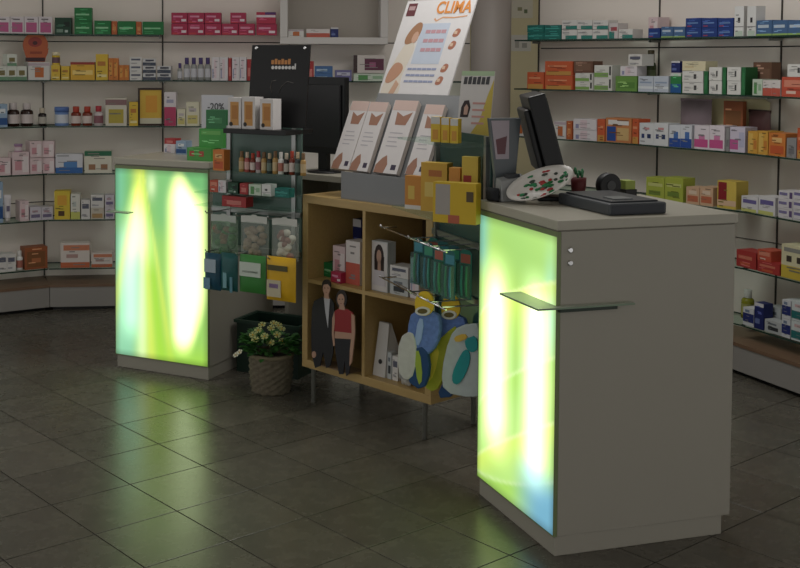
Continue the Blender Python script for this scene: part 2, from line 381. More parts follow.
def counter(M, art, label):
    root = thing('service_counter', label, 'counter', M)
    MB().box(.012, CD, 0, CW, PL, CH-SLAB).build('body', LAM, root, bevel=.002)
    MB().box(-.004, CD+.006, -.006, CW+.006, CH-SLAB+.004, CH).build('countertop', LAMTOP, root, bevel=.003)
    MB().box(.0, CD-.002, .003, CW-.003, CH-SLAB-.0005, CH-SLAB+.0045).build('countertop_joint', mat((120, 116, 106), .6, 0, .03, 5), root)
    MB().box(.006, CD-.03, .004, CW-.008, 0, PL).build('plinth', LAM, root, bevel=.002)
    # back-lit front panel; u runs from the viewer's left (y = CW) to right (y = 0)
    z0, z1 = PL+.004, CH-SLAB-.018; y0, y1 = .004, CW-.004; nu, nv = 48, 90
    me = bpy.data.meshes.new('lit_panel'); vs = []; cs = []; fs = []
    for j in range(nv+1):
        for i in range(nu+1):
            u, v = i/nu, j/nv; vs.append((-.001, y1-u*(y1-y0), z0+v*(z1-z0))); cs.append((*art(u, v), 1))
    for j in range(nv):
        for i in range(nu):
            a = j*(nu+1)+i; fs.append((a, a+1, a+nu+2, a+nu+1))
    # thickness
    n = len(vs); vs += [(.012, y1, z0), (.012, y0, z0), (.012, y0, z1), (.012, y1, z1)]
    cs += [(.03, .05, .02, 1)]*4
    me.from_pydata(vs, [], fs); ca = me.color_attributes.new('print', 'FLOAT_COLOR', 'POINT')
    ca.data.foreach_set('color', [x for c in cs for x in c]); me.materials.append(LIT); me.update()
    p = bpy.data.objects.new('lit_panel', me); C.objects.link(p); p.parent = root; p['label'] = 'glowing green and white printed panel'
    fm = mat((120, 132, 92), .35, 0, 0)
    f_ = MB(); f_.box(-.002, .0115, 0, .0035, PL, CH-SLAB-.001); f_.box(-.002, .0115, CW-.0035, CW, PL, CH-SLAB-.001)
    f_.box(-.002, .0115, .0035, CW-.0035, PL, PL+.0035); f_.box(-.002, .0115, .0035, CW-.0035, CH-SLAB-.018, CH-SLAB-.001)
    f_.build('panel_frame', fm, root)
    return root
RF = Vector((.8230, 3.6852)); LRc = Vector((-.4774, 5.7405))
FR = frame(RF, (.957, .29)); FL = frame(LRc, (.457, .889))
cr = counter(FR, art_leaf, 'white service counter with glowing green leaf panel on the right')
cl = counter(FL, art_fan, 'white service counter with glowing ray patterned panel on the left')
LZ_ = .824
for px, py in ((570, 250), (570, 263)):                                   # chrome locks on the side face
    h = hit(FR, px, py, 0)
    k = MB().lathe([(.010, 0), (.010, .004), (.007, .007)], 16, M=T(h.x, 0, h.z) @ RX(math.pi/2)).build('lock', CHROME, cr)
led = MB().prismz([(-.085, .24), (-.085, -.03), (.27, -.03), (.27, -.001), (-.004, -.001), (-.004, .24)], LZ_, LZ_+.006, 0, 1).build('glass_ledge', [glassy('ledge_glass', (214, 222, 206), .35, .4, 1.), mat((128, 146, 126), .2, 0, 0)], cr)
MB().box(.003, .215, -.014, -.001, LZ_-.014, LZ_-.001).build('ledge_bracket', mat((56, 66, 58), .4, .3, 0), led)
led2 = MB().prismz([(-.05, CW+.02), (-.05, CW-.12), (-.004, CW-.12), (-.004, CW+.001), (.18, CW+.001), (.18, CW+.02)], LZ_, LZ_+.006, 0, 1).build('glass_ledge', [glassy('ledge_glass', (214, 222, 206), .35, .4, 1.), mat((128, 146, 126), .2, 0, 0)], cl)

# ------------------------------------------------------------------ bookcase
BLc = Vector((-.004, 5.405)); FB = frame(BLc, (.665, -.747)); BW, BD, BZ0, BZ1, BT = .822, .39, .167, .988, .038
bc = thing('bookcase', 'birch veneer open cube bookcase on thin metal legs', 'bookcase', FB)
MB().box(0, BW, 0, BD, BZ1-BT, BZ1).build('top_board', BIRCH, bc, bevel=.002)
MB().box(0, BW, 0, BD, BZ0, BZ0+BT).build('bottom_board', BIRCH, bc, bevel=.002)
for x in (0, BW-BT): MB().box(x, x+BT, 0, BD, BZ0+BT, BZ1-BT).build('side_panel', BIRCH, bc, bevel=.002)
MB().box(BW/2-.009, BW/2+.009, .002, BD-.01, BZ0+BT, BZ1-BT).build('divider', BIRCH, bc)
BMZ = .592
for x0, x1 in ((BT, BW/2-.009), (BW/2+.009, BW-BT)): MB().box(x0, x1, .002, BD-.01, BMZ-.018, BMZ).build('shelf', BIRCH, bc)
MB().box(BT, BW-BT, BD-.012, BD-.002, BZ0+BT, BZ1-BT).build('back_panel', BACKB, bc)
for x in (.05, BW-.06):
    for y in (.03, BD-.04):
        l = MB().lathe([(.011, 0), (.011, BZ0-.006), (.022, BZ0-.005), (.022, BZ0)], 14, (x, y)).build('leg', mat((150, 150, 142), .35, .2, .03, 20), bc)

# ------------------------------------------------------------------ cartons, bottles and other packs
S = {}   # style: base colour + flat prints (u0, v0, u1, v1, colour)
def st(k, col, *pr): S[k] = (col, pr)
W_ = (224, 221, 216)
st('pinkwhite', (232, 222, 226), (.12, .08, .9, .66, (214, 92, 152)), (.2, .8, .7, .88, (120, 110, 118)))
st('darkgreen', (22, 70, 46), (.1, .1, .5, .3, (120, 150, 130)), (.55, .45, .9, .75, (14, 36, 26)), (.6, .1, .8, .25, (180, 200, 190)))
st('green', (20, 128, 58), (.08, .42, .85, .54, (150, 214, 160)), (.1, .2, .5, .26, (70, 170, 100)))
st('orangeend', (206, 96, 40), (.2, .3, .8, .6, (224, 140, 70)))
st('magenta', (198, 38, 82), (.12, .55, .7, .72, (236, 150, 180)), (.62, .18, .92, .4, (240, 220, 228)), (.05, .05, .5, .2, (222, 60, 70)))
st('purplestripe', (206, 40, 76), (0, .55, 1, .75, (236, 220, 228)), (.45, .78, 1, 1, (96, 46, 120)))
st('smallgreen', (222, 226, 214), (0, 0, 1, .25, (110, 160, 120)), (.2, .35, .8, .7, (130, 116, 60)))
st('whiteorange', W_, (.3, .15, .72, .7, (214, 110, 50)), (.0, .8, 1, .95, (200, 180, 190)))
st('yellow', (232, 190, 40), (.15, .55, .8, .72, (200, 120, 40)), (.1, .12, .9, .22, (244, 226, 150)))
st('yellowred', (236, 176, 36), (.08, .3, .92, .55, (250, 214, 110)), (0, .86, 1, 1, (170, 50, 40)))
st('orange', (224, 122, 40), (.2, .2, .7, .8, (236, 160, 60)))
st('whitebar', W_, (.12, .55, .88, .8, (96, 100, 120)), (.1, .15, .6, .25, (170, 170, 176)))
st('whitedark', (210, 210, 212), (0, 0, 1, .45, (70, 80, 100)), (.2, .62, .85, .85, (60, 62, 80)))
st('whitepink', (228, 222, 226), (.3, .1, .6, .9, (230, 206, 214)), (.1, .1, .24, .5, (150, 150, 190)))
st('redthin', (190, 48, 50), (.2, .2, .8, .6, (220, 120, 110)))
st('bluebox', (150, 180, 210), (0, .1, 1, .4, (40, 90, 160)), (.2, .6, .8, .8, (230, 236, 240)))
st('blueflat', (70, 116, 176), (.1, .3, .7, .6, (170, 200, 226)))
st('purpleblue', (116, 112, 170), (.1, .5, .9, .8, (200, 200, 220)))
st('flower', (216, 206, 200), (.35, .15, .95, .8, (110, 48, 76)), (0, 0, .12, 1, (70, 50, 50)), (.5, .3, .7, .6, (170, 90, 130)))
st('greenwhite', (206, 222, 200), (.15, .1, .45, .8, (84, 160, 80)), (.6, .3, .9, .7, (150, 190, 150)))
st('whiteyellow', (216, 210, 190), (.15, .1, .85, .6, (190, 170, 50)), (0, .75, 1, .95, (150, 110, 110)))
st('pinktall', (228, 220, 222), (0, 0, 1, .56, (206, 62, 104)), (.2, .68, .8, .78, (170, 170, 200)))
st('paleyellow', (228, 222, 190), (.1, .1, .9, .45, (214, 200, 110)), (.2, .6, .8, .75, (200, 190, 190)))
st('pinkbaby', (232, 204, 206), (.15, .2, .55, .6, (220, 150, 160)), (.6, .1, .95, .8, (240, 226, 226)))
st('whiteblue', (220, 220, 226), (0, 0, 1, .3, (48, 110, 190)), (.3, .3, .8, .6, (80, 140, 210)))
st('greentop', (226, 222, 200), (0, .78, 1, 1, (40, 120, 80)), (.15, .15, .4, .4, (170, 120, 80)), (.6, .15, .85, .4, (170, 120, 80)))
st('yellowbox', (234, 200, 40), (.25, .12, .65, .3, (90, 60, 30)), (.2, .5, .8, .85, (240, 170, 40)))
st('whitelime', (226, 224, 210), (0, 0, 1, .3, (206, 210, 90)), (.2, .5, .6, .7, (190, 200, 190)))
st('lilac', (214, 208, 218), (.1, .2, .9, .45, (120, 110, 150)), (.2, .6, .7, .75, (190, 150, 160)))
st('beige', (206, 196, 176), (.1, .1, .9, .5, (190, 150, 90)))
st('browncar', (170, 88, 44), (.1, .1, .9, .8, (140, 84, 40)), (.3, .3, .7, .5, (196, 110, 60)))
st('orangewhite', (226, 214, 204), (0, 0, 1, .22, (214, 104, 60)), (.1, .7, 1, .92, (220, 130, 90)), (.2, .4, .6, .55, (190, 150, 140)))
st('teal', (14, 118, 108), (.05, .45, .9, .58, (60, 170, 156)), (.1, .7, .6, .8, (8, 90, 84)))
st('whiteteal', W_, (.25, .0, 1, .38, (40, 140, 126)), (.05, .6, .5, .75, (170, 170, 170)))
st('redteal', (214, 206, 204), (0, 0, .6, .45, (40, 140, 126)), (.2, .5, .9, .75, (190, 70, 80)))
st('deepblue', (28, 62, 146), (.1, .4, .8, .55, (100, 140, 200)), (.1, .1, .4, .2, (190, 60, 70)))
st('midblue', (70, 110, 160), (.1, .5, .8, .7, (190, 206, 220)), (0, 0, 1, .12, (150, 190, 90)))
st('whitecross', (228, 228, 226), (.36, .45, .62, .62, (40, 40, 46)), (.1, .0, .9, .18, (190, 210, 190)), (0, .3, 1, .33, (150, 150, 150)))
st('orangestrong', (226, 92, 44), (.05, .0, .95, .28, (214, 150, 60)), (.1, .6, .8, .7, (240, 150, 100)))
st('brownbox', (120, 80, 60), (.1, .2, .9, .8, (134, 96, 74)))
st('whitegreen', (224, 224, 216), (.0, .05, .8, .4, (130, 180, 80)), (.85, .2, .95, .9, (60, 60, 56)))
st('limegreen', (104, 160, 60), (.1, .2, .9, .6, (84, 140, 50)))
st('whiteroll', (200, 210, 224), (.0, .2, 1, .35, (230, 236, 240)), (.1, .55, .9, .65, (150, 170, 200)))
st('greenblue', (40, 140, 70), (0, 0, 1, .45, (30, 96, 170)), (0, .85, 1, 1, (220, 226, 220)))
st('whitebig', (230, 228, 222), (.55, .3, .68, .72, (70, 70, 70)), (.1, .4, .4, .6, (200, 200, 196)))
st('greenside', (34, 116, 60), (.2, .2, .8, .8, (44, 130, 70)))
st('creambox', (232, 220, 176), (.1, .3, .5, .5, (220, 200, 150)))
st('redorange', (222, 84, 56), (.1, .5, .9, .85, (236, 140, 110)), (.2, .15, .6, .3, (240, 200, 180)))
st('whitered', (226, 216, 212), (0, 0, 1, .5, (214, 90, 70)))
st('orangepic', (216, 130, 70), (.05, .05, .4, .65, (40, 80, 170)), (.45, .1, .9, .6, (220, 180, 110)), (.1, .72, .9, .92, (232, 226, 220)))
st('dotwhite', (226, 228, 230), (.15, .3, .35, .5, (50, 70, 130)), (.55, .3, .8, .5, (40, 60, 110)), (.3, .7, .7, .8, (220, 150, 150)))
st('bluewave', (222, 226, 234), (0, 0, 1, .4, (40, 84, 180)), (.4, .4, .8, .7, (70, 120, 200)))
st('pinkwave', (234, 222, 230), (0, .08, .9, .42, (222, 80, 150)), (.3, .42, .7, .6, (230, 130, 180)))
st('pinklilac', (216, 206, 226), (0, .1, .55, .5, (214, 90, 160)), (.6, .2, .95, .8, (190, 190, 220)))
st('orangeyel', (230, 166, 50), (.08, .1, .5, .9, (238, 190, 80)), (.6, .2, .9, .6, (220, 130, 40)))
st('orangered', (232, 128, 44), (.1, .1, .9, .45, (222, 90, 40)), (.2, .6, .8, .8, (244, 190, 110)))
st('lime', (182, 196, 60), (.1, .6, .9, .75, (210, 216, 120)), (.15, .2, .8, .4, (120, 150, 50)))
st('peach', (226, 180, 140), (.1, .15, .9, .5, (214, 110, 70)), (.2, .6, .8, .8, (236, 210, 180)))
st('redyellow', (228, 196, 70), (.05, .2, .5, .95, (160, 34, 40)), (0, .1, 1, .3, (230, 190, 150)))
st('violetlime', (226, 224, 226), (.1, .55, .9, .8, (110, 100, 170)), (.0, 0, .9, .2, (210, 214, 110)))
st('whiteviolet', (224, 220, 222), (.05, .5, .6, .8, (130, 120, 180)), (.75, .2, .95, .9, (100, 80, 130)))
st('red', (196, 52, 48), (.1, .5, .8, .7, (226, 120, 90)), (.2, .1, .7, .3, (220, 90, 50)))
st('yellowwhite', (224, 216, 170), (0, 0, 1, .38, (222, 190, 50)), (.2, .5, .4, .68, (70, 60, 50)), (.6, .5, .8, .68, (70, 60, 50)), (.1, .8, .9, .92, (150, 150, 140)))
st('navywhite', (216, 220, 224), (0, .2, 1, .7, (34, 50, 130)), (.2, .75, .6, .9, (120, 140, 170)))
st('navy', (30, 42, 116), (.1, .2, .6, .4, (100, 120, 180)), (0, .86, 1, 1, (220, 220, 224)))
st('tealwhite', (214, 224, 222), (0, .1, 1, .5, (30, 120, 120)), (.2, .7, .8, .85, (220, 180, 180)))
st('silverbox', (190, 196, 196), (.2, .2, .8, .5, (50, 56, 60)), (.2, .65, .7, .8, (110, 120, 130)))
st('promogreen', (74, 168, 66), (.1, .35, .3, .75, (200, 80, 60)), (.5, .35, .7, .75, (200, 80, 60)))
st('promogreen2', (70, 176, 70), (.1, .7, .9, .9, (110, 196, 90)))
st('promogreen3', (48, 128, 72), (.15, .3, .8, .6, (70, 150, 90)))
st('greybox', (150, 148, 148), (.2, .2, .8, .5, (120, 120, 124)))

def carton_mesh(w, h, d, style):
    col, pr = S[style]; m = MB(); b_ = min(w, h, d)*.03
    m.box(-w/2, w/2, 0, d, 0, h); ms = [paper(col)]
    for k, (u0, v0, u1, v1, c) in enumerate(pr):
        if c not in [q[4] for q in pr[:k]]: pass
        ms.append(paper(c)); y = -.0003*(k+1)
        m.face([(-w/2+u0*w, y, v0*h), (-w/2+u1*w, y, v0*h), (-w/2+u1*w, y, v1*h), (-w/2+u0*w, y, v1*h)], k+1)
    if w > .03 and h > .03:
        rnd = random.Random(int(w*9e4)+int(h*7e4)); y = -.0003*(len(pr)+1); g = sum(col)/3
        ms.append(paper(tuple(c*.62 if g > 120 else min(255, c*1.3+60) for c in col)))
        for q in range(rnd.randint(3, 5)):
            u = rnd.uniform(.06, .45); l_ = rnd.uniform(.15, .45); v = rnd.uniform(.06, .9); t = rnd.uniform(.025, .05)
            m.face([(-w/2+u*w, y, v*h), (-w/2+(u+l_)*w, y, v*h), (-w/2+(u+l_)*w, y, (v+t)*h), (-w/2+u*w, y, (v+t)*h)], len(ms)-1)
    return m, ms
ORD = ['first', 'second', 'third', 'fourth', 'fifth', 'sixth', 'seventh', 'eighth', 'ninth', 'tenth']
LEVW = ['top', 'second', 'third', 'fourth', 'fifth', 'lowest']
def bay_for(side, px, py):
    """the shelf bay whose front edge this pixel looks at"""
    best = None
    for F, L in BAYF[side]:
        h = hit(F, px, py, 0)
        if -.001 <= h.x <= L+.001: return F, h
        dd = min(abs(h.x), abs(h.x-L))
        if best is None or dd < best[0]: best = (dd, F, h)
    return best[1], best[2]
def put(side, lev, x0, x1, y0, style, desc, n=1, y1=None, d=.10, layers=1, inset=.015, kind='medicine_box', cat='box', row=None, shape='carton', turn=0.):
    """things standing on one glass shelf, given by their extent in the photograph"""
    zs = (LZ if side == 'left' else RZL)[lev]; where = '%s shelf of %s wall' % (LEVW[lev], side)
    grp = row or (desc+'s on the '+where)
    for k in range(n):
        xa = x0+(x1-x0)*k/n; xb = x0+(x1-x0)*(k+1)/n; xm = (xa+xb)/2
        F, h0 = bay_for(side, xm, 61+(61-y0)*0+60)
        a = hit(F, xa, y0, inset); b = hit(F, xb, y0, inset); top = hit(F, xm, y0, inset).z
        wd = (b.x-a.x)*.965; zb = zs if y1 is None else hit(F, xm, y1, inset).z
        hh_ = (top-zb)/layers
        for q in range(layers):
            name = desc
            ex = []
            if n > 1: ex.append(ORD[k]+' from left')
            if layers > 1: ex.append({2: ['lower', 'upper'], 3: ['bottom', 'middle', 'uppermost']}[layers][q]+' layer')
            label = ', '.join([desc+(' '+ex[0] if ex else '')]+ex[1:]+['' ])[:-2]+', '+where
            dd = d
            M = F @ T((a.x+b.x)/2, inset+random.uniform(0, .004), zb+q*hh_+.0006) @ RZ(turn+random.uniform(-.005, .005))
            g_ = grp if (n > 1 or layers > 1) else None
            SHAPES[shape](kind, label, cat, M, g_, wd, hh_*.98 if layers > 1 else hh_-.0015, dd, style)
def sh_carton(kind, label, cat, M, g_, w, h, d, style):
    m, ms = carton_mesh(w, h, d, style); o = m.build(kind, ms); o.matrix_world = M; tag(o, label, cat, g_)
BS = {'brown': ((46, 28, 22), (214, 200, 196), (196, 186, 184)), 'darksmall': ((34, 26, 24), (190, 184, 170), (190, 180, 160)), 'redbrown': ((120, 50, 34), (224, 206, 196), (170, 60, 40)),
      'redcap': ((200, 190, 190), (150, 90, 100), (170, 50, 60)), 'violet': ((150, 152, 150), (206, 206, 214), (70, 56, 110)), 'bluetub': ((110, 140, 190), (214, 220, 230), (90, 120, 180)),
      'whitetub': ((220, 220, 216), (190, 110, 90), (214, 212, 208)), 'yelgreen': ((140, 140, 40), (180, 180, 90), (220, 220, 214)), 'darkg': ((60, 72, 40), (90, 100, 60), (70, 60, 40)),
      'yellowjar': ((220, 190, 60), (120, 80, 90), (236, 224, 190)), 'gold': ((176, 140, 84), (210, 180, 130), (120, 90, 60)), 'rose': ((170, 84, 80), (220, 170, 160), (200, 180, 160)), 'darkst': ((50, 60, 60), (110, 130, 120), (190, 170, 140)),
      'pinkpot': ((190, 150, 170), (220, 200, 206), (160, 130, 160))}
def sh_bottle(kind, label, cat, M, g_, w, h, d, style):
    body, lab, capc = BS[style]; r = w*.47; t = thing(kind, label, cat, M @ T(0, r, 0), g_)
    nz = h*.72
    MB().lathe([(r*.9, 0), (r, h*.02), (r, nz*.86), (r*.85, nz*.95), (r*.5, nz)], 14).build('bottle_body', mat(body, .25, 0, .05, 20), t)
    MB().lathe([(r*.62, nz), (r*.64, nz+.002), (r*.64, h*.98), (r*.58, h)], 14).build('cap', mat(capc, .45, 0, .04, 20), t)
    MB().lathe([(r*1.012, h*.14), (r*1.012, h*.52)], 14, cap=False).build('paper_label', paper(lab), t)
def sh_tub(kind, label, cat, M, g_, w, h, d, style):
    body, lab, capc = BS[style]; r = w*.48; t = thing(kind, label, cat, M @ T(0, r, 0), g_)
    MB().lathe([(r*.93, 0), (r*.96, h*.03), (r*.96, h*.74)], 16).build('tub_body', mat(body, .35, 0, .05, 20), t)
    MB().lathe([(r, h*.74), (r, h*.97), (r*.95, h)], 16).build('lid', mat(capc, .4, 0, .04, 20), t)
    MB().lathe([(r*.972, h*.15), (r*.972, h*.6)], 16, cap=False).build('paper_label', paper(lab), t)
def sh_tube(kind, label, cat, M, g_, w, h, d, style):
    t = thing(kind, label, cat, M @ T(0, .02, 0), g_); r = w*.4
    MB().lathe([(r*.8, 0), (r*.85, h*.16)], 12).build('cap', mat((200, 196, 190), .4), t)
    m = MB(); n = 12; b0 = len(m.v)
    for k in range(7):
        v = k/6
        for i in range(n):
            a = 2*math.pi*i/n; m.v.append((math.cos(a)*(r+(w*.5-r)*v), math.sin(a)*r*(1-.9*v), h*.16+v*h*.84))
    for k in range(6):
        for i in range(n):
            j = (i+1) % n; m.f.append((k*n+i, k*n+j, k*n+n+j, k*n+n+i)); m.m.append(0); m.sm.append(True)
    m.f.append(tuple(6*n+i for i in range(n))); m.m.append(0); m.sm.append(False)
    m.build('tube_body', paper(S[style][0]), t)
    MB().box(-w*.2, w*.2, -r*.9, -r*.88, h*.4, h*.6).build('printed_band', paper((120, 110, 140)), t)
SHAPES = {'carton': sh_carton, 'bottle': sh_bottle, 'tub': sh_tub, 'tube': sh_tube}

# ---- left wall
P = lambda *a, **k: put('left', *a, **k)
P(0, -4, 52.5, 16.5, 'pinkwhite', 'pink and white box', n=4)
P(0, 54.5, 71.5, 17.5, 'darkgreen', 'dark green patterned box beside pink boxes')
P(0, 74, 92, 7.5, 'green', 'bright green box in the stack of two', layers=2)
P(0, 94, 111, 20.5, 'green', 'flat green box right of the green stack')
P(0, 111.5, 117, 21, 'orangeend', 'narrow orange box right of first flat green box')
P(0, 117.5, 136, 21, 'green', 'flat green box between two orange boxes')
P(0, 136, 141.5, 21.5, 'orangeend', 'narrow orange box left of last flat green box')
P(0, 142, 164, 21.5, 'green', 'rightmost flat green box')
P(0, 171, 255, 23.5, 'magenta', 'magenta red carton in lower row', n=5)
P(0, 256, 277, 24, 'magenta', 'wide red carton at right end of lower row')
P(0, 171, 221, 12.5, 'magenta', 'magenta red carton in upper row', n=3, y1=23.4)
P(0, 230, 246, 12.5, 'magenta', 'lone magenta red carton in upper row', y1=23.4)
P(0, 256, 276, 12, 'purplestripe', 'red carton with purple corner on top of wide red carton', y1=23.8)
P(1, -3, 27, 66, 'smallgreen', 'small white and green box', n=3)
P(1, 7, 17, 54, 'smallgreen', 'small white and green box on top of the row', y1=66)
P(1, 28, 50, 62, 'whiteorange', 'white box with orange square under the orange head cutout')
P(1, 51, 60, 65, 'yellow', 'small yellow box under the yellow jar')
P(1, 51, 60, 52, 'yellowjar', 'little yellow jar with pale lid', y1=65, shape='tub', kind='jar', cat='jar')
P(1, 61, 69.5, 66, 'yellow', 'small yellow box left of wide yellow box')
P(1, 70, 95, 62, 'yellowred', 'wide yellow box with dark red top')
P(1, 95.5, 108, 54, 'yellow', 'tall yellow carton')
P(1, 108.3, 118.5, 58, 'orange', 'tall orange carton', n=2)
P(1, 119, 129, 65, 'orange', 'short orange carton', n=2)
P(1, 129.5, 142, 57, 'whitebar', 'white box with grey bars', layers=3)
P(1, 142.5, 156, 58.5, 'whitedark', 'white box with dark lower half', layers=3)
P(1, 157, 171, 66, 'whitedark', 'white and dark box in the pair', layers=2)
P(1, 177, 182.3, 63, 'violet', 'small bottle with violet cap, shorter one', shape='bottle', kind='bottle', cat='bottle')
P(1, 183, 211, 57.5, 'violet', 'bottle with violet cap', n=4, shape='bottle', kind='bottle', cat='bottle')
P(1, 211.5, 228, 57, 'whitepink', 'tall white carton with pale print', n=2)
P(1, 228.3, 231.5, 58, 'redthin', 'thin red carton between tall white cartons')
P(1, 232, 246.5, 57, 'whitepink', 'tall white carton left of black board', n=2)
P(1, 247, 251, 59, 'redthin', 'thin red carton at the black board')
P(1, 306, 314, 61, 'redthin', 'red carton right of the black board')
P(1, 314.5, 333, 66, 'blueflat', 'flat blue carton behind the monitor', layers=2)
P(1, 335, 352, 70, 'purpleblue', 'violet blue carton right of the monitor')
P(1, 353, 386, 73.5, 'greenwhite', 'white and green carton left of the leaning poster')
P(1, 353, 386, 55, 'flower', 'white carton with purple flower picture', y1=73)
P(2, -3, 7.5, 104, 'bluebox', 'light blue carton at the left edge')
P(2, 8, 35.5, 103, 'brown', 'dark brown bottle with white label', n=2, shape='bottle', kind='bottle', cat='bottle')
P(2, 39, 48, 108, 'darksmall', 'small dark bottle', shape='bottle', kind='bottle', cat='bottle')
P(2, 53, 69, 107, 'bluetub', 'pale blue tub beside small dark bottle', shape='tub', kind='tub', cat='tub')
P(2, 70, 92.5, 106.5, 'redbrown', 'reddish brown bottle', n=2, shape='bottle', kind='bottle', cat='bottle')
P(2, 93, 103.5, 106, 'redcap', 'pale bottle with red cap', shape='bottle', kind='bottle', cat='bottle')
P(2, 105, 127, 98, 'whiteyellow', 'white carton with yellow lower print')
P(2, 129, 138, 102, 'yellow', 'small yellow carton left of framed yellow picture')
P(2, 164, 176, 92, 'pinktall', 'tall white and pink carton')
P(2, 177, 185.5, 109, 'paleyellow', 'short pale yellow carton')
P(2, 186, 199, 102, 'paleyellow', 'taller pale yellow carton')
P(3, -3, 11, 158, 'pinkbaby', 'pale pink carton at the left edge')
P(3, 12, 29.5, 152, 'pinkbaby', 'taller pale pink carton')
P(3, 15, 24, 144, 'pinkpot', 'small lilac jar on the taller pink carton', y1=152, shape='tub', kind='jar', cat='jar')
P(3, 30, 54.5, 158, 'pinkbaby', 'pink carton in lower row', n=2)
P(3, 30, 54, 141, 'pinkbaby', 'pink carton in upper row', n=2, y1=157.6)
P(3, 55, 83, 154, 'whiteblue', 'white carton with blue lower print')
P(3, 84, 112, 151, 'greentop', 'white carton with green top band')
P(4, -5, 3, 182, 'bluebox', 'light blue carton cut by the left edge')
P(4, 4, 12.5, 195, 'whitepink', 'white cosmetic tube', shape='tube', kind='cosmetic_tube', cat='tube')
P(4, 20, 29, 201, 'pinkbaby', 'upright pale pink carton')
P(4, 30, 53, 207, 'lilac', 'white and lilac carton', n=2)
P(4, 54, 70, 191, 'yellowbox', 'bright yellow carton')
P(4, 70.5, 80, 194, 'whitelime', 'white and lime carton beside bright yellow carton')
P(4, 81, 90, 200, 'whitebar', 'white carton with grey bar')
P(4, 90.5, 104, 208, 'beige', 'beige and gold carton')
P(4, 90.5, 104, 195, 'whitebar', 'white carton on the beige and gold carton', y1=208)
P(4, 105, 114, 195, 'lilac', 'lilac carton beside the lit counter', layers=2)
P(5, -2, 16, 254, 'whitebar', 'small white carton', n=2)
P(5, 17, 24, 251, 'whitetub', 'white bottle left of brown carton', shape='bottle', kind='bottle', cat='bottle')
P(5, 24.5, 48, 247, 'browncar', 'brown and orange carton')
P(5, 60, 90, 243, 'orangewhite', 'tall orange and white carton')
P(5, 91, 112.5, 253, 'orangewhite', 'flat orange and white carton')
# items in the white cabinet
for (x0, x1, y0, stl, d_) in ((288, 304, 29.5, 'whiteorange', 'white and orange carton in the white wall cabinet'), (306, 330, 29, 'whitered', 'long white and red carton in the white wall cabinet'), (330.5, 338.5, 27.5, 'navy', 'small dark blue carton in the white wall cabinet')):
    F = BAYF['left'][3][0]; a = hit(F, x0, 36, .02); b = hit(F, x1, 36, .02); tz = hit(F, x0, y0, .02).z
    sh_carton('medicine_box', d_, 'box', F @ T((a.x+b.x)/2, .02, CABZ), 'cartons in the wall cabinet', (b.x-a.x)*.97, tz-CABZ, .1, stl)
# ---- right wall
P = lambda *a, **k: put('right', *a, **k)
P(0, 527, 561, 25, 'teal', 'teal box', n=2, layers=2)
P(0, 561.5, 608, 29.5, 'whiteteal', 'white and teal box in lower row', n=3)
P(0, 561.5, 608, 20, 'whiteteal', 'white and teal box in upper row', n=3, y1=29.2)
P(0, 609, 618, 23, 'redteal', 'upright red and teal carton')
P(0, 618.5, 633, 29, 'whiteteal', 'low white and teal box')
P(0, 648, 657.5, 17, 'pinkbaby', 'pale pink carton behind blue box', inset=.12)
P(0, 648, 660, 28, 'deepblue', 'small blue box at the upright')
P(0, 661, 685, 26.5, 'midblue', 'low blue box', n=2)
P(0, 685.5, 733.5, 18, 'deepblue', 'deep blue box', n=3, layers=2)
P(0, 734.5, 744, 6, 'whitecross', 'tall white carton with dark emblem, left of two', d=.06)
P(0, 747, 756, 6, 'whitecross', 'tall white carton with dark emblem, right of two', d=.06)
P(0, 756, 804, 20, 'midblue', 'light blue box', n=3)
P(1, 527, 544, 72, 'orangestrong', 'low orange box')
P(1, 544.5, 573, 61, 'orangestrong', 'wide orange box', layers=2)
P(1, 575, 593, 73, 'whitegreen', 'white and green box under brown box', layers=2)
P(1, 573.5, 593, 61, 'brownbox', 'brown box on small white boxes', y1=72.8)
P(1, 594, 612, 65, 'whitegreen', 'white and green box right of brown box', layers=2)
P(1, 615, 637, 76, 'limegreen', 'grass green carton')
P(1, 620, 637, 66, 'whitepink', 'white carton on the grass green carton', y1=75.8)
P(1, 628, 642, 54, 'whitebar', 'small grey barred carton on top of the pile', y1=65.8)
P(1, 643, 652, 50, 'darkg', 'dark green bottle behind white rolls', shape='bottle', kind='bottle', cat='bottle', inset=.12)
P(1, 638, 668.5, 76, 'whiteroll', 'pale blue and white carton', n=2, d=.08)
P(1, 670, 681, 73, 'greenblue', 'green and blue carton')
P(1, 671, 680, 61, 'navy', 'dark box on the green and blue carton', y1=72.8)
P(1, 682, 703.5, 71, 'whitebig', 'white carton under the cream box', layers=2)
P(1, 682, 706, 61, 'creambox', 'cream box on white cartons', y1=70.8)
P(1, 704, 708, 71, 'greenside', 'narrow green carton beside the cream box stack')
P(1, 709, 722, 67, 'whitebig', 'white carton between green cartons', layers=2)
P(1, 722.3, 726, 67, 'greenside', 'narrow green carton in the middle')
P(1, 727, 741, 67, 'whitebig', 'white carton at right of green cartons', layers=2)
P(1, 741.3, 745.5, 67, 'greenside', 'rightmost narrow green carton')
P(1, 752, 762, 79, 'greenwhite', 'small green and white carton')
P(1, 753, 772, 62, 'brownbox', 'brown carton behind red and white cartons', inset=.13, d=.06)
P(1, 762.5, 780.5, 80, 'whitered', 'red and white carton', n=2)
P(1, 781, 806, 77, 'redorange', 'red orange box at right edge')
P(1, 787, 806, 64, 'whitebig', 'white carton on the red orange box', y1=76.8)
P(2, 512, 527, 119, 'whiteorange', 'white carton left of the counter monitor')
P(2, 554, 566, 121, 'whiteorange', 'white carton right of the counter monitor')
P(2, 566.5, 572, 121, 'orangeend', 'narrow orange carton right of the counter monitor')
P(2, 573, 597, 119, 'whitepink', 'wide white carton', layers=2)
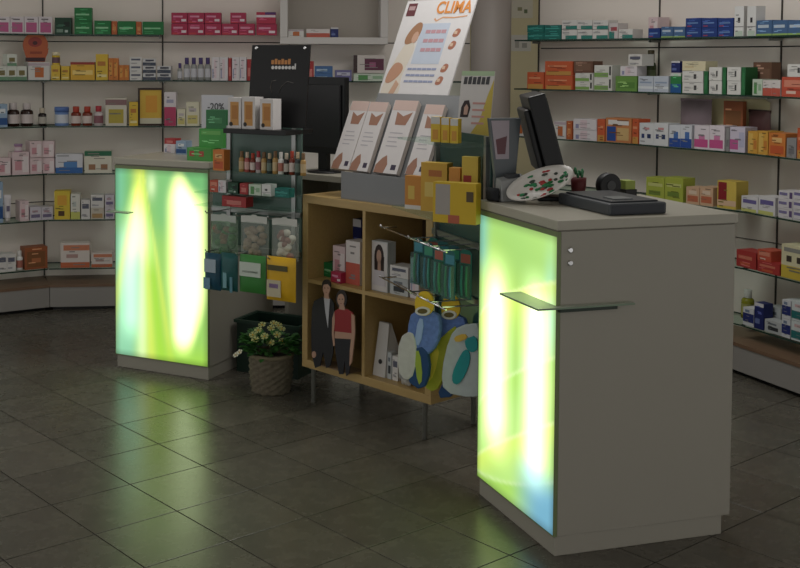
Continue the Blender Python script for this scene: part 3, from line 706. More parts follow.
P(2, 597.3, 605, 119, 'orangestrong', 'orange carton between white carton and picture box')
P(2, 605.3, 632, 118, 'orangepic', 'orange box with blue picture')
P(2, 632.3, 638.5, 119, 'orangestrong', 'orange carton right of picture box')
P(2, 639, 668.5, 123, 'dotwhite', 'white carton with dark dots', n=2)
P(2, 669, 692, 125, 'bluewave', 'blue and white carton', n=2)
P(2, 694, 725, 125.5, 'pinkwave', 'pink and white carton', n=2)
P(2, 725.5, 729.5, 128, 'greybox', 'narrow grey carton between pink cartons')
P(2, 730, 745.5, 127, 'pinklilac', 'pink and lilac carton')
P(2, 748, 768, 131, 'orangeyel', 'orange and yellow carton', n=2)
P(2, 768.5, 785.5, 133, 'orangered', 'orange red carton')
P(2, 786.5, 796.5, 138, 'greybox', 'small grey carton near the right edge')
P(2, 797, 808, 128, 'orangestrong', 'tall orange carton at the right edge')
P(3, 646, 683.5, 177.5, 'lime', 'lime green carton', n=2)
P(3, 686, 713, 187, 'peach', 'small peach carton', n=2)
P(3, 717, 736.5, 181, 'redyellow', 'dark red and yellow carton')
P(3, 741, 775.5, 196.5, 'violetlime', 'white carton with violet print', n=2)
P(3, 778, 808, 191, 'whiteviolet', 'flat white and violet box', n=2, layers=3)
P(4, 736, 756, 251, 'red', 'red carton next to the white counter')
P(4, 757, 780, 262, 'red', 'low red carton')
P(4, 757, 771, 250, 'redorange', 'red orange carton on the low red carton', y1=261.8)
P(4, 781, 808, 246, 'yellowwhite', 'white and yellow carton at right edge')
P(5, 738, 750, 290, 'yelgreen', 'yellow green bottle next to the counter', shape='bottle', kind='bottle', cat='bottle', inset=.13)
P(5, 743, 754, 308, 'navywhite', 'navy and white carton')
P(5, 754.3, 763.8, 303, 'navy', 'navy carton with white top', d=.06)
P(5, 767, 781, 307, 'silverbox', 'silver carton behind low white box', inset=.09, d=.08)
P(5, 764, 781.5, 321, 'silverbox', 'low silver and white box', d=.06)
P(5, 782, 791, 300, 'navywhite', 'navy and white box near the right edge', layers=2)
P(5, 791.5, 808, 302, 'tealwhite', 'teal and white box at the right edge', layers=2)

# things standing behind the front rows
def wallframe(side, px, py, yc): F, h = bay_for(side, px, py); return F, hit(F, px, py, yc)
def backboard(side, px0, px1, y0, y1, lev, yc, col, name, label, cat, outline=None, th=.006, prints=()):
    F, _ = bay_for(side, (px0+px1)/2, 120); zs = (LZ if side == 'left' else RZL)[lev]
    pts = outline or [(px0, y1), (px1, y1), (px1, y0), (px0, y0)]
    loc = [hit(F, *p, yc) for p in pts]; zmin = min(p.z for p in loc); cx_ = sum(p.x for p in loc)/len(loc)
    m = MB().prism([(p.x-cx_, p.z-zmin) for p in loc], 0, th); ms = [paper(col)]
    for k, (po, c) in enumerate(prints):
        q = [hit(F, *p, yc) for p in po]; ms.append(paper(c)); m.prism([(p.x-cx_, p.z-zmin) for p in q], -.0004*(k+1), 0, k+1)
    o = m.build(name, ms); o.matrix_world = F @ T(cx_, yc, zs+.001 if abs(zmin-zs) < .05 else zmin); tag(o, label, cat); return o
def circ(cx_, cy_, rx, ry, a0=0, a1=360, n=16): return [(cx_+rx*math.cos(R(a0+(a1-a0)*i/n)), cy_+ry*math.sin(R(a0+(a1-a0)*i/n))) for i in range(n+(0 if a1-a0 == 360 else 1))]
# orange head-shaped cutout resting on the white box
backboard('left', 22, 49, 32, 62, 1, .04, (206, 96, 50), 'cardboard_cutout', 'orange head shaped cardboard cutout on a white box', 'cutout',
          outline=[(28, 62), (45, 62), (46, 57), (48, 53), (48.5, 48)]+circ(35.5, 45, 12.5, 12.5, 20, -200, 20)+[(25, 54)],
          prints=[([(25.5, 61.5), (45, 61.5), (45, 57.5), (25.5, 57.5)], (70, 36, 44)), (circ(35, 42, 7, 5), (176, 60, 50)), (circ(35, 43, 2.5, 2), (90, 40, 44)), ([(30, 54), (42, 54), (42, 51.5), (30, 51.5)], (170, 70, 40))])
F, _ = bay_for('left', 150, 120)
def wp(px, py, yc=.05): return hit(F, px, py, yc)
a, b = wp(138, 126), wp(163.5, 88)
fp = thing('framed_picture', 'yellow picture in a dark frame on the left wall third shelf', 'picture', F @ T(a.x, .05, LZ[2]))
pw, ph = b.x-a.x, b.z-LZ[2]
fm_ = MB(); fr = .013; fm_.box(0, fr, 0, .02, 0, ph); fm_.box(pw-fr, pw, 0, .02, 0, ph); fm_.box(fr, pw-fr, 0, .02, ph-fr, ph); fm_.box(fr, pw-fr, 0, .02, 0, fr)
fm_.build('frame', mat((60, 46, 40), .5, 0, .1, 30), fp)
pm = MB(); pm.box(fr, pw-fr, .006, .018, fr, ph-fr); pm.box(fr, pw-fr, .005, .006, fr, ph*.2, 1); pm.box(pw*.3, pw*.75, .0052, .006, ph*.35, ph*.8, 2)
pm.build('print', [paper((232, 184, 50)), paper((214, 210, 180)), paper((238, 160, 40))], fp)
F, _ = bay_for('right', 725, 120); 
backboard('right', 676, 770, 95, 128, 2, .222, (246, 232, 176), 'cream_panel', 'flat cream panel behind pouches on right wall third shelf', 'card', outline=[(678, 140.5), (762, 146), (770, 99), (764, 95.5), (683, 95)])  # plain flat cream panel with a slanted outline
def wall_pouch(px0, px1, y0, lev, col, label, print_col, yc=.160):
    F, _ = bay_for('right', (px0+px1)/2, 120); a = hit(F, px0, y0, yc); b = hit(F, px1, y0, yc); zs = RZL[lev]
    t = thing('pouch', label, 'pouch', F @ T((a.x+b.x)/2, yc, zs+.001)); w_, h_ = b.x-a.x, a.z-zs
    MB().pillow(w_, h_, .05, seed=int(px0)).build('bag', mat(col, .4, 0, .15, 20), t)
    MB().box(-w_/2, w_/2, -.003, .003, h_-.012, h_+.004).build('seal', mat(print_col, .5), t)
wall_pouch(681, 712, 99, 2, (132, 116, 122), 'grey violet pouch behind pink cartons on right wall', (150, 130, 140))
wall_pouch(749, 771, 110, 2, (84, 56, 56), 'dark maroon pouch behind orange cartons on right wall', (60, 40, 40))
P(2, 723, 743, 101, 'browncar', 'tall rust brown carton behind pink cartons', inset=.13, d=.03)

# ------------------------------------------------------------------ bookcase contents
def inF(F, x0, x1, y0, zs, yc, style, name, label, cat, d=.08, group=None, turn=0., y1=None, clampx=None):
    a = hit(F, x0, (y0+(y1 or y0))/2, yc); b = hit(F, x1, (y0+(y1 or y0))/2, yc); top = hit(F, (x0+x1)/2, y0, yc).z
    z = (zs if y1 is None else hit(F, (x0+x1)/2, y1, yc).z)+.0006
    lo, hi_ = (BT+.004, BW/2-.013) if (a.x+b.x)/2 < BW/2 else (BW/2+.013, BW-BT-.004)
    ax, bx_ = max(lo, a.x), min(hi_, b.x)
    m, ms = carton_mesh(bx_-ax, top-z-.001, d, style); o = m.build(name, ms); o.matrix_world = F @ T((ax+bx_)/2, yc, z) @ RZ(turn); tag(o, label, cat, group); return o
BZF = BZ0+BT
inF(FB, 317, 332, 262, BMZ, .10, 'green', 'medicine_box', 'low green box in upper left bookcase cubby', 'box')
inF(FB, 333, 345, 246, BMZ, .08, 'pinkbaby', 'medicine_box', 'narrow white and pink box in upper left bookcase cubby', 'box')
inF(FB, 346, 360, 241, BMZ, .06, 'whitered', 'medicine_box', 'white and red box at right of upper left bookcase cubby', 'box')
inF(FB, 353, 361, 219, BMZ, .27, 'navy', 'medicine_box', 'tall navy box at the back of upper left cubby', 'box')
inF(FB, 331, 341, 272, BMZ, .03, 'magenta', 'medicine_box', 'small magenta box at front of upper left cubby', 'box', d=.04)
pb = inF(FB, 370, 388, 241, BMZ, .04, 'silverbox', 'portrait_box', 'white box with portrait of dark haired woman in bookcase', 'box', d=.05)
inF(FB, 390, 408, 278, BMZ, .045, 'silverbox', 'medicine_box', 'lower white box right of portrait box in bookcase', 'box')
inF(FB, 390, 408, 266, BMZ, .045, 'whitebar', 'medicine_box', 'upper white box right of portrait box in bookcase', 'box', y1=278)
inF(FB, 410.5, 419, 258, BMZ, .045, 'whitepink', 'medicine_box', 'upright white box at right end of upper right cubby', 'box', d=.06)
# portrait on the box front
bx = hit(FB, 370, 268, .04); w_ = (hit(FB, 388, 268, .04).x-max(bx.x, BW/2+.013))*.98; h_ = hit(FB, 378, 241, .04).z-BMZ
def flat(pts, m, parent, name, y): o = MB().prism(pts, y-.0006, y).build(name, m, parent); return o
def ell(cx_, cz_, rx, rz, n=14): return [(cx_+rx*math.cos(2*math.pi*i/n), cz_+rz*math.sin(2*math.pi*i/n)) for i in range(n)]
flat([(-w_*.48, h_*.02), (w_*.48, h_*.02), (w_*.48, h_*.98), (-w_*.48, h_*.98)], paper((216, 210, 206)), pb, 'picture', -.0014)
flat(ell(-.002, h_*.68, w_*.30, h_*.26), paper((50, 32, 26)), pb, 'hair', -.0022)
flat([(-w_*.3, h_*.3), (w_*.28, h_*.3), (w_*.3, h_*.7), (-w_*.32, h_*.7)], paper((56, 36, 28)), pb, 'hair', -.0022)
flat(ell(-.002, h_*.7, w_*.15, h_*.13), paper((196, 150, 124)), pb, 'face', -.003)
flat([(-w_*.1, h_*.42), (w_*.1, h_*.42), (w_*.08, h_*.62), (-w_*.08, h_*.62)], paper((190, 144, 118)), pb, 'neck', -.003)
flat([(-w_*.4, h_*.12), (w_*.4, h_*.12), (w_*.3, h_*.42), (-w_*.3, h_*.42)], paper((206, 200, 204)), pb, 'blouse', -.0036)
# white wedge pack in the lower right cubby
wd = thing('wedge_pack', 'white wedge shaped pack in lower right bookcase cubby', 'pack', FB @ T(max(BW/2+.013, hit(FB, 366, 370, .05).x), .05, BZF+.0006))
ww = hit(FB, 378, 370, .05).x-hit(FB, 366, 370, .05).x; wh = hit(FB, 372, 322, .05).z-BZF
m = MB(); m.v = [(0, 0, 0), (ww, 0, 0), (ww+.025, .12, 0), (-.0, .12, 0), (ww*.15, .03, wh), (ww*.95, .03, wh), (ww*.95, .045, wh), (ww*.15, .045, wh)]
m.f = [(0, 3, 2, 1), (4, 5, 6, 7), (0, 1, 5, 4), (1, 2, 6, 5), (2, 3, 7, 6), (3, 0, 4, 7)]; m.m = [0]*6; m.sm = [False]*6
m.build('card_body', paper((206, 202, 196)), wd)
MB().lathe([(.011, 0), (.011, .001)], 12, M=T(ww*.55, .006, wh*.28) @ RX(R(90-8))).build('emblem', paper((40, 38, 36)), wd)
inF(FB, 387.5, 391.5, 352, BZF, .055, 'silverbox', 'medicine_box', 'small dark and silver box right of the wedge pack', 'box', d=.04)
inF(FB, 392.5, 398, 356, BZF, .055, 'whitebar', 'medicine_box', 'small white box at right of lower right cubby', 'box', d=.04)

# cardboard couple
sd = thing('cardboard_standee', 'cardboard cutout of couple, dark suit and red top, against bookcase', 'standee', FB @ T(0, -.03, BZF+.001))
def sil(pts, m, name, y0, y1, parent):
    q = [hit(FB, *p, -.03) for p in pts]; return MB().prism([(p.x, p.z-BZF-.001) for p in q], y0, y1).build(name, m, parent)
SUIT = paper((26, 26, 32)); SKIN = paper((196, 148, 122)); HAIR = paper((38, 26, 22)); RED = paper((168, 34, 40)); SHIRT = paper((190, 192, 198)); DENIM = paper((30, 30, 38))
man = sil([(311.5, 354), (311, 330), (312, 308), (314, 301), (322, 297), (331, 299), (334, 304), (334, 330), (333, 353), (330, 366), (326, 368), (323, 352), (320, 366), (315, 368)], SUIT, 'suit_figure', 0, .005, sd)
sil([(324, 298), (330, 299), (329, 312), (328, 328), (325.5, 312)], SHIRT, 'shirt', -.001, 0, man)
sil(circ(326.5, 288.5, 3.7, 6.4), SKIN, 'face', -.0012, .004, man); sil([(324, 298), (324.5, 293), (328.5, 293), (329, 299)], SKIN, 'neck', -.0011, .004, man)
sil(circ(326.5, 285, 4.3, 5.6, 180, 360)+[(330.5, 287), (328, 284), (324, 284.5), (322.5, 288)], HAIR, 'hair', -.002, .004, man)
sil(circ(314, 354.5, 2.2, 3.4), SKIN, 'hand', -.0012, .004, man)
for ex_ in (325, 328.2): sil(circ(ex_, 288, .7, .5, n=8), HAIR, 'eye', -.0018, -.0011, man)
sil([(325.5, 292), (327.8, 292), (326.6, 292.6)], paper((150, 70, 66)), 'mouth', -.0018, -.0011, man)
wom = sil([(335, 341), (335.5, 337), (353, 339), (353.5, 345), (352, 358), (350, 373), (347, 376), (345.5, 360), (344, 374), (340, 374), (337, 358)], DENIM, 'jeans_figure', -.006, -.001, sd)
sil([(335.5, 311), (340, 308), (345, 309), (348, 309), (354, 313), (353, 322), (352.5, 333), (335, 331), (336, 321)], RED, 'red_top', -.0065, -.001, wom)
sil([(336, 331), (352, 333), (353, 339), (335.5, 338)], SKIN, 'midriff', -.0062, -.001, wom)
sil([(352.5, 313), (355.5, 316), (356, 332), (354.5, 348), (352.8, 362), (350.5, 366), (351, 350), (352.8, 332)], SKIN, 'arm', -.0075, -.0015, wom)
sil([(335.6, 311), (333.4, 318), (333, 334), (334.5, 346), (336, 345), (335, 332), (336, 321)], SKIN, 'arm', -.0075, -.0015, wom)
sil([(340, 309), (340.5, 304), (345, 304), (346, 310)], SKIN, 'neck', -.0066, -.001, wom)
sil(circ(342.3, 299, 5.6, 9.4), HAIR, 'hair', -.0062, -.001, wom); sil(circ(342, 299.5, 3.6, 6), SKIN, 'face', -.0072, -.001, wom)
for ex_ in (340.6, 343.6): sil(circ(ex_, 299, .7, .5, n=8), HAIR, 'eye', -.008, -.0071, wom)
sil([(341, 303), (343.4, 303), (342.2, 303.7)], paper((160, 60, 60)), 'mouth', -.008, -.0071, wom)
xa_, xb_ = hit(FB, 313, 366, -.03).x, hit(FB, 349, 372, -.03).x
MB().box(xa_, xb_, .004, .10, -.0004, .002).build('foot_tab', paper((150, 120, 90)), sd)

# ------------------------------------------------------------------ leaflet stand and poster on the bookcase
TILT = R(24)
FS = FB @ T(0, .03, BZ1)                           # stand sits on the top board
lst = thing('leaflet_stand', 'grey acrylic leaflet stand on top of the bookcase', 'stand', FS)
xa, xb = hit(FB, 341, 198, .03).x, .80
SG = mat((128, 130, 132), .3, 0, .04, 8)
MB().prism([(xa, 0), (xb, 0), (xb, .125), (xa, .125)], 0, .006).build('front_lip', SG, lst)
MB().box(xa, xb, .006, .33, 0, .006).build('base', SG, lst)
def tiltF(yc, z): return FS @ T(0, yc, z) @ RX(-TILT)
FT = tiltF(.035, .10)                              # sloping support for the leaflets
bk = MB().box(xa, xb, .03, .036, -.08, .43).build('sloped_back', SG, lst, T(0, .035, .10) @ RX(-TILT))
for x in (xa, xb-.006): MB().prism([(0, 0), (0, 0)], 0, 0) if False else None
def cheek(x): 
    m = MB(); pts = [(.006, .006), (.32, .006), (.32, .43), (.24, .435), (.10, .12), (.006, .12)]
    m.v = [(x, p[0], p[1]) for p in pts]+[(x+.005, p[0], p[1]) for p in pts]; n = len(pts)
    m.f = [tuple(range(n))[::-1], tuple(range(n, 2*n))]+[(i, (i+1) % n, n+(i+1) % n, n+i) for i in range(n)]; m.m = [0]*len(m.f); m.sm = [False]*len(m.f)
    m.build('side_cheek', SG, lst)
cheek(xb-.005)
MB().box(xa+.006, xb-.006, .232, .325, .437, .445).build('poster_ledge', SG, lst)
def leaflets(px_bl, px_br, px_tl, ncol, label, seed, dy=.028):
    a = hit(FT, *px_bl, 0); b = hit(FT, *px_br, 0); c = hit(FT, *px_tl, 0)
    t = thing('leaflet_stack', label, 'leaflets', FT @ T(a.x, 0, a.z), 'leaflet stacks in the grey stand'); w_, h_ = b.x-a.x, c.z-a.z
    for k in range(ncol):
        x0 = k*w_/ncol; x1 = (k+1)*w_/ncol-.004
        st_ = MB()
        for q in range(6): st_.box(x0+.0006*(q % 2), x1-.0005*(q % 3), .004*q, .004*q+.0032, 0, h_-.002*q)
        s_ = st_.build('leaflet_pile', paper((214, 200, 190)), t)
        m = MB(); cw_ = x1-x0
        m.box(x0, x1, -.0012, 0, 0, h_, 0)
        m.box(x0+.02*cw_, x1, -.0016, -.0012, h_*.86, h_, 1)
        m.prism([(x0+cw_*.30, h_*.66), (x0+cw_*.75, h_*.66), (x0+cw_*.9, h_*.84), (x0+cw_*.55, h_*.78), (x0+cw_*.25, h_*.84)], -.0018, -.0012, 2)
        for q in range(4): m.box(x0+cw_*.2, x0+cw_*(.6+.07*((q*3+seed) % 4)), -.0016, -.0012, h_*(.36+.06*q), h_*(.375+.06*q), 3)
        m.prism([(x0+cw_*.02, 0), (x0+cw_*.42, 0), (x0+cw_*.5, h_*.12), (x0+cw_*.38, h_*.24), (x0+cw_*.22, h_*.2), (x0+cw_*.02, h_*.1)], -.0018, -.0012, 2)
        m.box(x0+cw_*.68, x0+cw_*.88, -.0018, -.0012, h_*.05, h_*.12, 4)
        m.build('front_leaflet', [paper((226, 220, 218)), paper((222, 190, 178)), paper((176, 122, 96)), paper((190, 184, 190)), paper((70, 60, 84))], t)
leaflets((331, 168), (368, 171), (354, 101), 2, 'pair of white leaflet piles at left of the grey stand', 0)
leaflets((373, 172), (397, 175), (392, 100), 1, 'middle white leaflet pile in the grey stand', 1)
leaflets((405, 174), (424, 178), (419, 104), 1, 'right white leaflet pile in the grey stand', 2)
# advertising poster
FP0 = FS @ T(0, .245, .4485) @ RX(-TILT)
a = hit(FP0, 380, 89, 0); b = hit(FP0, 449, 91, 0); c = hit(FP0, 408, 1, 0); pw, ph = b.x-a.x, c.z-a.z
print('poster', pw, ph, a)
FPo = FP0 @ T(a.x, 0, 0)
po = thing('poster', 'leaning white advertising poster with orange heading on the stand', 'poster', FPo); ph = c.z
MB().box(0, pw, 0, .008, 0, ph).build('board', paper((226, 222, 222)), po)
def chaikin(pts, n=2):
    for _ in range(n):
        pts = [r_ for a_, b_ in zip(pts, pts[1:]+pts[:1]) for r_ in ((a_[0]*.75+b_[0]*.25, a_[1]*.75+b_[1]*.25), (a_[0]*.25+b_[0]*.75, a_[1]*.25+b_[1]*.75))]
    return pts
def pq(pts, col, name='printed_picture', k=1):
    if len(pts) > 4 and 'flourish' not in name: pts = chaikin(pts)
    return MB().prism([(x*pw, z*ph) for x, z in pts], -.0006*k, 0).build(name, paper(col), po)
def pr(u0, v0, u1, v1, col, name='printed_block', k=1): return pq([(u0, v0), (u1, v0), (u1, v1), (u0, v1)], col, name, k)
pr(.04, .84, .17, .97, (112, 48, 56)); pr(.06, .90, .15, .94, (190, 150, 150), k=2)
pr(.34, .36, .74, .76, (196, 208, 226))
text('CLIMA', ph*.165, paper((236, 140, 50)), po, T(pw*.72, -.0012, ph*.86) @ Matrix.Diagonal((.86, 1, 1, 1)), bold=.0022)
pq([(.48, .80), (.52, .775), (.6, .81), (.76, .805), (.94, .82), (.94, .832), (.76, .818), (.6, .825), (.52, .79), (.495, .815)], (226, 160, 110), 'printed_flourish')
for k, v in enumerate((.66, .57, .48)):
    for q in range(4): pr(.42+q*.075, v, .42+q*.075+.066, v+.035, (206, 150, 160), k=2)
for k, v in enumerate((.30, .24, .18)):
    for q in range(6): pr(.32+q*.07, v, .32+q*.07+.062, v+.02, (150, 160, 196), k=2)
# figure of seated woman in white on the poster
pq([(.0, .0), (.26, .0), (.30, .10), (.26, .22), (.29, .36), (.34, .52), (.26, .62), (.16, .56), (.06, .32)], (226, 214, 196), 'printed_dress')
pq([(.03, .18), (.10, .16), (.20, .22), (.26, .30), (.22, .36), (.12, .38), (.05, .30)], (204, 146, 112), 'printed_leg', 2)
pq([(.16, .54), (.14, .62), (.20, .72), (.28, .78), (.35, .76), (.35, .66), (.30, .58)], (176, 122, 84), 'printed_hair', 2)
pq([(.24, .58), (.25, .66), (.31, .69), (.34, .62), (.30, .56)], (214, 164, 136), 'printed_face', 3)
pq([(.12, .0), (.20, .0), (.26, .16), (.20, .2)], (214, 166, 134), 'printed_arm', 3)
for (u, v) in ((.86, .62), (.85, .50), (.84, .28), (.82, .16)):
    pq([(u-.05, v), (u+.03, v), (u+.06, v+.07), (u, v+.09), (u-.04, v+.05)], (186, 112, 84)); pr(u-.03, v+.03, u+.01, v+.06, (226, 190, 160), k=2)
MB().box(.01, .04, -.012, 0, 0, .03).build('clip', GREY, po, T(pw*.66, 0, 0)); MB().box(.01, .04, -.012, 0, 0, .025).build('clip', GREY, po, T(pw*.74, 0, 0))

# ------------------------------------------------------------------ display rack between left counter and bookcase
F1 = frame((-.452, 5.685), (.48, -.30)); RW = .522
rk = thing('display_rack', 'glass and metal display rack between left counter and bookcase', 'rack', F1)
UX = hit(F1, 226, 140, 0).x; Z3 = hit(F1, 240, 193, -.08).z
MB().box(UX, RW, .0, .008, Z3, 1.30).build('back_panel', DGLASS, rk); MB().box(.0, RW, .0, .008, .68, Z3-.002).build('back_panel', DGLASS, rk)
for x in (UX+.012, RW-.05): MB().box(x, x+.022, -.012, 0, .66, 1.30).build('post', STEEL, rk)
z_top = hit(F1, 265, 129, -.06).z
MB().box(hit(F1, 223, 130, -.14).x, RW, -.14, .10, z_top-.022, z_top).build('black_shelf', BLACK, rk, bevel=.002)
Z2 = hit(F1, 270, 173, -.08).z; Z3 = hit(F1, 240, 193, -.08).z
for z in (Z2, Z3): MB().box(.0, RW-.002, -.15, -.001, z-.006, z).build('glass_shelf', [GLASS, GEDGE], rk)
ZH1 = hit(F1, 255, 215, -.10).z; ZH2 = hit(F1, 255, 254, -.10).z
print('rack1 z', z_top, Z2, Z3, ZH1, ZH2)
for zh in (ZH1, ZH2):
    MB().box(0, RW, -.010, -.001, zh-.01, zh+.014).build('hook_rail', STEEL, rk)
    for x in (.10, .28, .46):
        MB().tube([(x, -.008, zh+.002), (x, -.185, zh+.002), (x, -.195, zh+.014)], .0028).build('hook', STEEL, rk)
# three promotional cartons on the black shelf
for k, (x0, x1, y0) in enumerate(((228, 241, 97.5), (242, 255, 97), (260, 273, 99))):
    a = hit(F1, x0, 112, -.11); b = hit(F1, x1, 112, -.11); tz = hit(F1, x0, y0, -.11).z; w_, h_ = b.x-a.x, tz-z_top
    m = MB(); m.box(-w_/2, w_/2, 0, .07, 0, h_); m.box(-w_*.32, w_*.32, -.0005, 0, h_*.1, h_*.86, 1); m.box(-w_*.2, w_*.25, -.001, 0, h_*.3, h_*.75, 2); m.lathe([(w_*.14, 0), (w_*.14, .0008)], 10, mi=3, M=T(-w_*.26, -.0004, h_*.14) @ RX(R(90)))
    o = m.build('promo_carton', [paper((220, 214, 212)), paper((214, 150, 70)), paper((196, 124, 48)), paper((50, 44, 38))]); o.matrix_world = F1 @ T((a.x+b.x)/2, -.11, z_top+.0006)
    tag(o, 'white and orange promotional carton on black shelf, '+['left', 'middle', 'right'][k]+' one', 'box', 'promotional cartons on the black shelf')
# black advertising board standing behind them
FBk = F1 @ T(0, .02, z_top+.003) @ RX(-R(6))
a = hit(FBk, 247, 128, 0); b = hit(FBk, 305, 128, 0); c = hit(FBk, 252, 45, 0); bw, bh = b.x-a.x, c.z
bb = thing('advertising_board', 'black advertising board with orange and white word on rack', 'board', FBk @ T(a.x, 0, 0))
MB().box(0, bw, 0, .012, 0, bh).build('board', mat((13, 13, 15), .45, 0, .1, 8), bb, bevel=.001)
for q in range(6): MB().box(bw*(.36+.057*q), bw*(.36+.057*q+.045), -.001, 0, bh*.765, bh*(.83 if q % 2 else .815)).build('printed_stroke', paper((206, 130, 60)), bb)
for q in range(7): MB().lathe([(bw*.026, 0), (bw*.026, .001)], 10, M=T(bw*(.39+.058*q), 0, bh*.725) @ RX(R(90)) @ Matrix.Diagonal((1, 1.0, 1, 1))).build('printed_stroke', paper((216, 214, 212)), bb)
MB().box(bw*.765, bw*.785, -.001, 0, bh*.705, bh*.775).build('printed_stroke', paper((216, 214, 212)), bb)
MB().tube([(bw*.40, -.0005, bh*.42), (bw*.37, -.0005, bh*.48), (bw*.39, -.0005, bh*.56), (bw*.46, -.0005, bh*.57)], .002).build('printed_drawing', paper((96, 90, 84)), bb)
MB().tube([(bw*.52, -.0005, bh*.42), (bw*.56, -.0005, bh*.5), (bw*.66, -.0005, bh*.56), (bw*.76, -.0005, bh*.54)], .002).build('printed_drawing', paper((86, 82, 78)), bb)
for q, (x, z) in enumerate(((.08, .96), (.92, .96))): MB().lathe([(.008, 0), (.008, .003), (.005, .006)], 12, M=T(bw*x, 0, bh*z) @ RX(R(90))).build('fixing_screw', CHROME, bb)
# small cosmetics on the first glass shelf
cols = ['gold', 'rose', 'redbrown', 'redcap', 'gold', 'darkst', 'gold', 'whitetub', 'darksmall', 'redbrown', 'darkst', 'gold']
for k, s_ in enumerate(cols):
    x0 = 240+k*5.6; a = hit(F1, x0, 160, -.10); b = hit(F1, x0+5.0, 160, -.10); tz = hit(F1, x0, 151+(k % 3), -.10).z
    cn = {'gold': 'golden', 'rose': 'rose', 'redbrown': 'red brown', 'redcap': 'pale red capped', 'darkst': 'dark grey', 'whitetub': 'white', 'darksmall': 'black'}[s_]
    sh_bottle('nail_polish', '%s little bottle, %s from left on rack shelf above counter level' % (cn, (ORD+['eleventh', 'twelfth'])[k]), 'bottle', F1 @ T((a.x+b.x)/2, -.12, Z2+.0006), 'little bottles on the rack', b.x-a.x, tz-Z2, .02, s_)
# cartons on second glass shelf
for (x0, x1, y0, s_, d_) in ((211, 219, 180, 'redorange', 'small red orange carton at left on lower rack shelf'), (219.5, 227, 180, 'whitepink', 'small white carton at left on lower rack shelf'), (229, 239, 182, 'darkgreen', 'dark green carton on lower rack shelf'),
                              (241, 249, 183, 'redthin', 'dark red carton on lower rack shelf'), (250, 262, 184, 'greenwhite', 'pale green carton on lower rack shelf'), (263, 272, 184, 'whitecross', 'white and dark carton on lower rack shelf'), (276, 290, 188, 'teal', 'teal carton on lower rack shelf')):
    a = hit(F1, x0, 186, -.11); b = hit(F1, x1, 186, -.11); tz = hit(F1, x0, y0, -.11).z
    sh_carton('cosmetic_box', d_, 'box', F1 @ T((a.x+b.x)/2, -.12, Z3+.0006), None, b.x-a.x, max(.03, tz-Z3), .05, s_)
# hanging bags
def hangbag(F, px0, px1, y0, y1, yc, label, name, film, contents=None, header=(214, 214, 206), hfrac=.2, d=.045, prints=(), group=None, turn=0.):
    a = hit(F, px0, y0, yc); b = hit(F, px1, y0, yc); bot = hit(F, (px0+px1)/2, y1, yc).z; top = hit(F, (px0+px1)/2, y0, yc).z
    w_, h_ = b.x-a.x, top-bot
    t = thing(name, label, 'bag', F @ T((a.x+b.x)/2, yc, bot) @ RZ(turn), group)
    MB().pillow(w_, h_*(1-hfrac*.6), d, seed=int(px0)).build('bag_film', film, t)
    if hfrac: MB().prism([(-w_*.46, h_*(1-hfrac)), (w_*.46, h_*(1-hfrac)), (w_*.46, h_*.97), (w_*.12, h_*.97), (w_*.06, h_), (-w_*.06, h_), (-w_*.12, h_*.97), (-w_*.46, h_*.97)], -d*.15-.002, -d*.15).build('header_card', paper(header), t)
    if contents:
        rnd = random.Random(int(px0)+3)
        for q in range(contents[1]):
            MB().ball((rnd.uniform(-.32, .32)*w_, rnd.uniform(-.1, .1)*d, h_*(.08+.62*rnd.random())), w_*.15, d*.34, h_*.085).build(contents[2], mat(contents[0][q % len(contents[0])], .6, 0, .15, 30), t)
    for (u0, v0, u1, v1, c) in prints:
        MB().box((u0-.5)*w_, (u1-.5)*w_, -d*.58, -d*.5, v0*h_, v1*h_).build('printed_patch', paper(c), t)
    return t
FILMG = glassy('green_film', (205, 224, 206), .78, .2, 1.)
hb = 'clear bags hanging on the rack'
hangbag(F1, 211, 238, 213.5, 256, -.11, 'clear hanging bag of green items, beside the lit panel', 'hanging_bag', FILMG, ([(60, 120, 76), (90, 140, 90), (180, 120, 110)], 18, 'sponge'), (196, 204, 196), group=hb)
hangbag(F1, 241, 269, 214.5, 256, -.11, 'clear hanging bag of beige items in the middle', 'hanging_bag', FILM, ([(150, 130, 110), (168, 150, 128)], 18, 'sponge'), group=hb)
hangbag(F1, 272, 299, 217, 260, -.11, 'clear hanging bag of white cotton next to bookcase', 'hanging_bag', FILM, ([(222, 216, 206), (214, 206, 196), (150, 110, 100)], 18, 'cotton_ball'), group=hb)
NAVYF = mat((30, 76, 96), .35, 0, .2, 40); GRNF = mat((60, 130, 60), .4, 0, .15, 30); YELF = mat((214, 168, 30), .4, 0, .08, 20)
hangbag(F1, 205, 221, 253, 290, -.168, 'dark blue hanging pack overlapping the lit panel', 'hanging_pack', NAVYF, prints=[(.15, .5, .85, .85, (170, 190, 206)), (.1, .05, .5, .35, (110, 160, 190))], hfrac=0)
hangbag(F1, 221, 238, 253, 291, -.168, 'dark teal hanging pack left of the green pack', 'hanging_pack', mat((24, 84, 84), .35, 0, .2, 40), prints=[(.3, .1, .5, .5, (120, 180, 190)), (.7, .0, .85, .4, (90, 150, 170))], hfrac=0)
hangbag(F1, 240, 266, 255, 293, -.168, 'green and white hanging pack left of the yellow pouch', 'hanging_pack', GRNF, prints=[(.1, .45, .9, .82, (206, 220, 206)), (.2, .55, .8, .6, (120, 150, 130))], hfrac=0)
hangbag(F1, 267, 296, 257, 301, -.168, 'yellow hanging pouch with pale label next to bookcase', 'hanging_pouch', YELF, prints=[(.12, .70, .8, .82, (90, 84, 40)), (.1, .1, .58, .48, (206, 196, 160)), (.18, .3, .5, .4, (150, 120, 170))], hfrac=0)

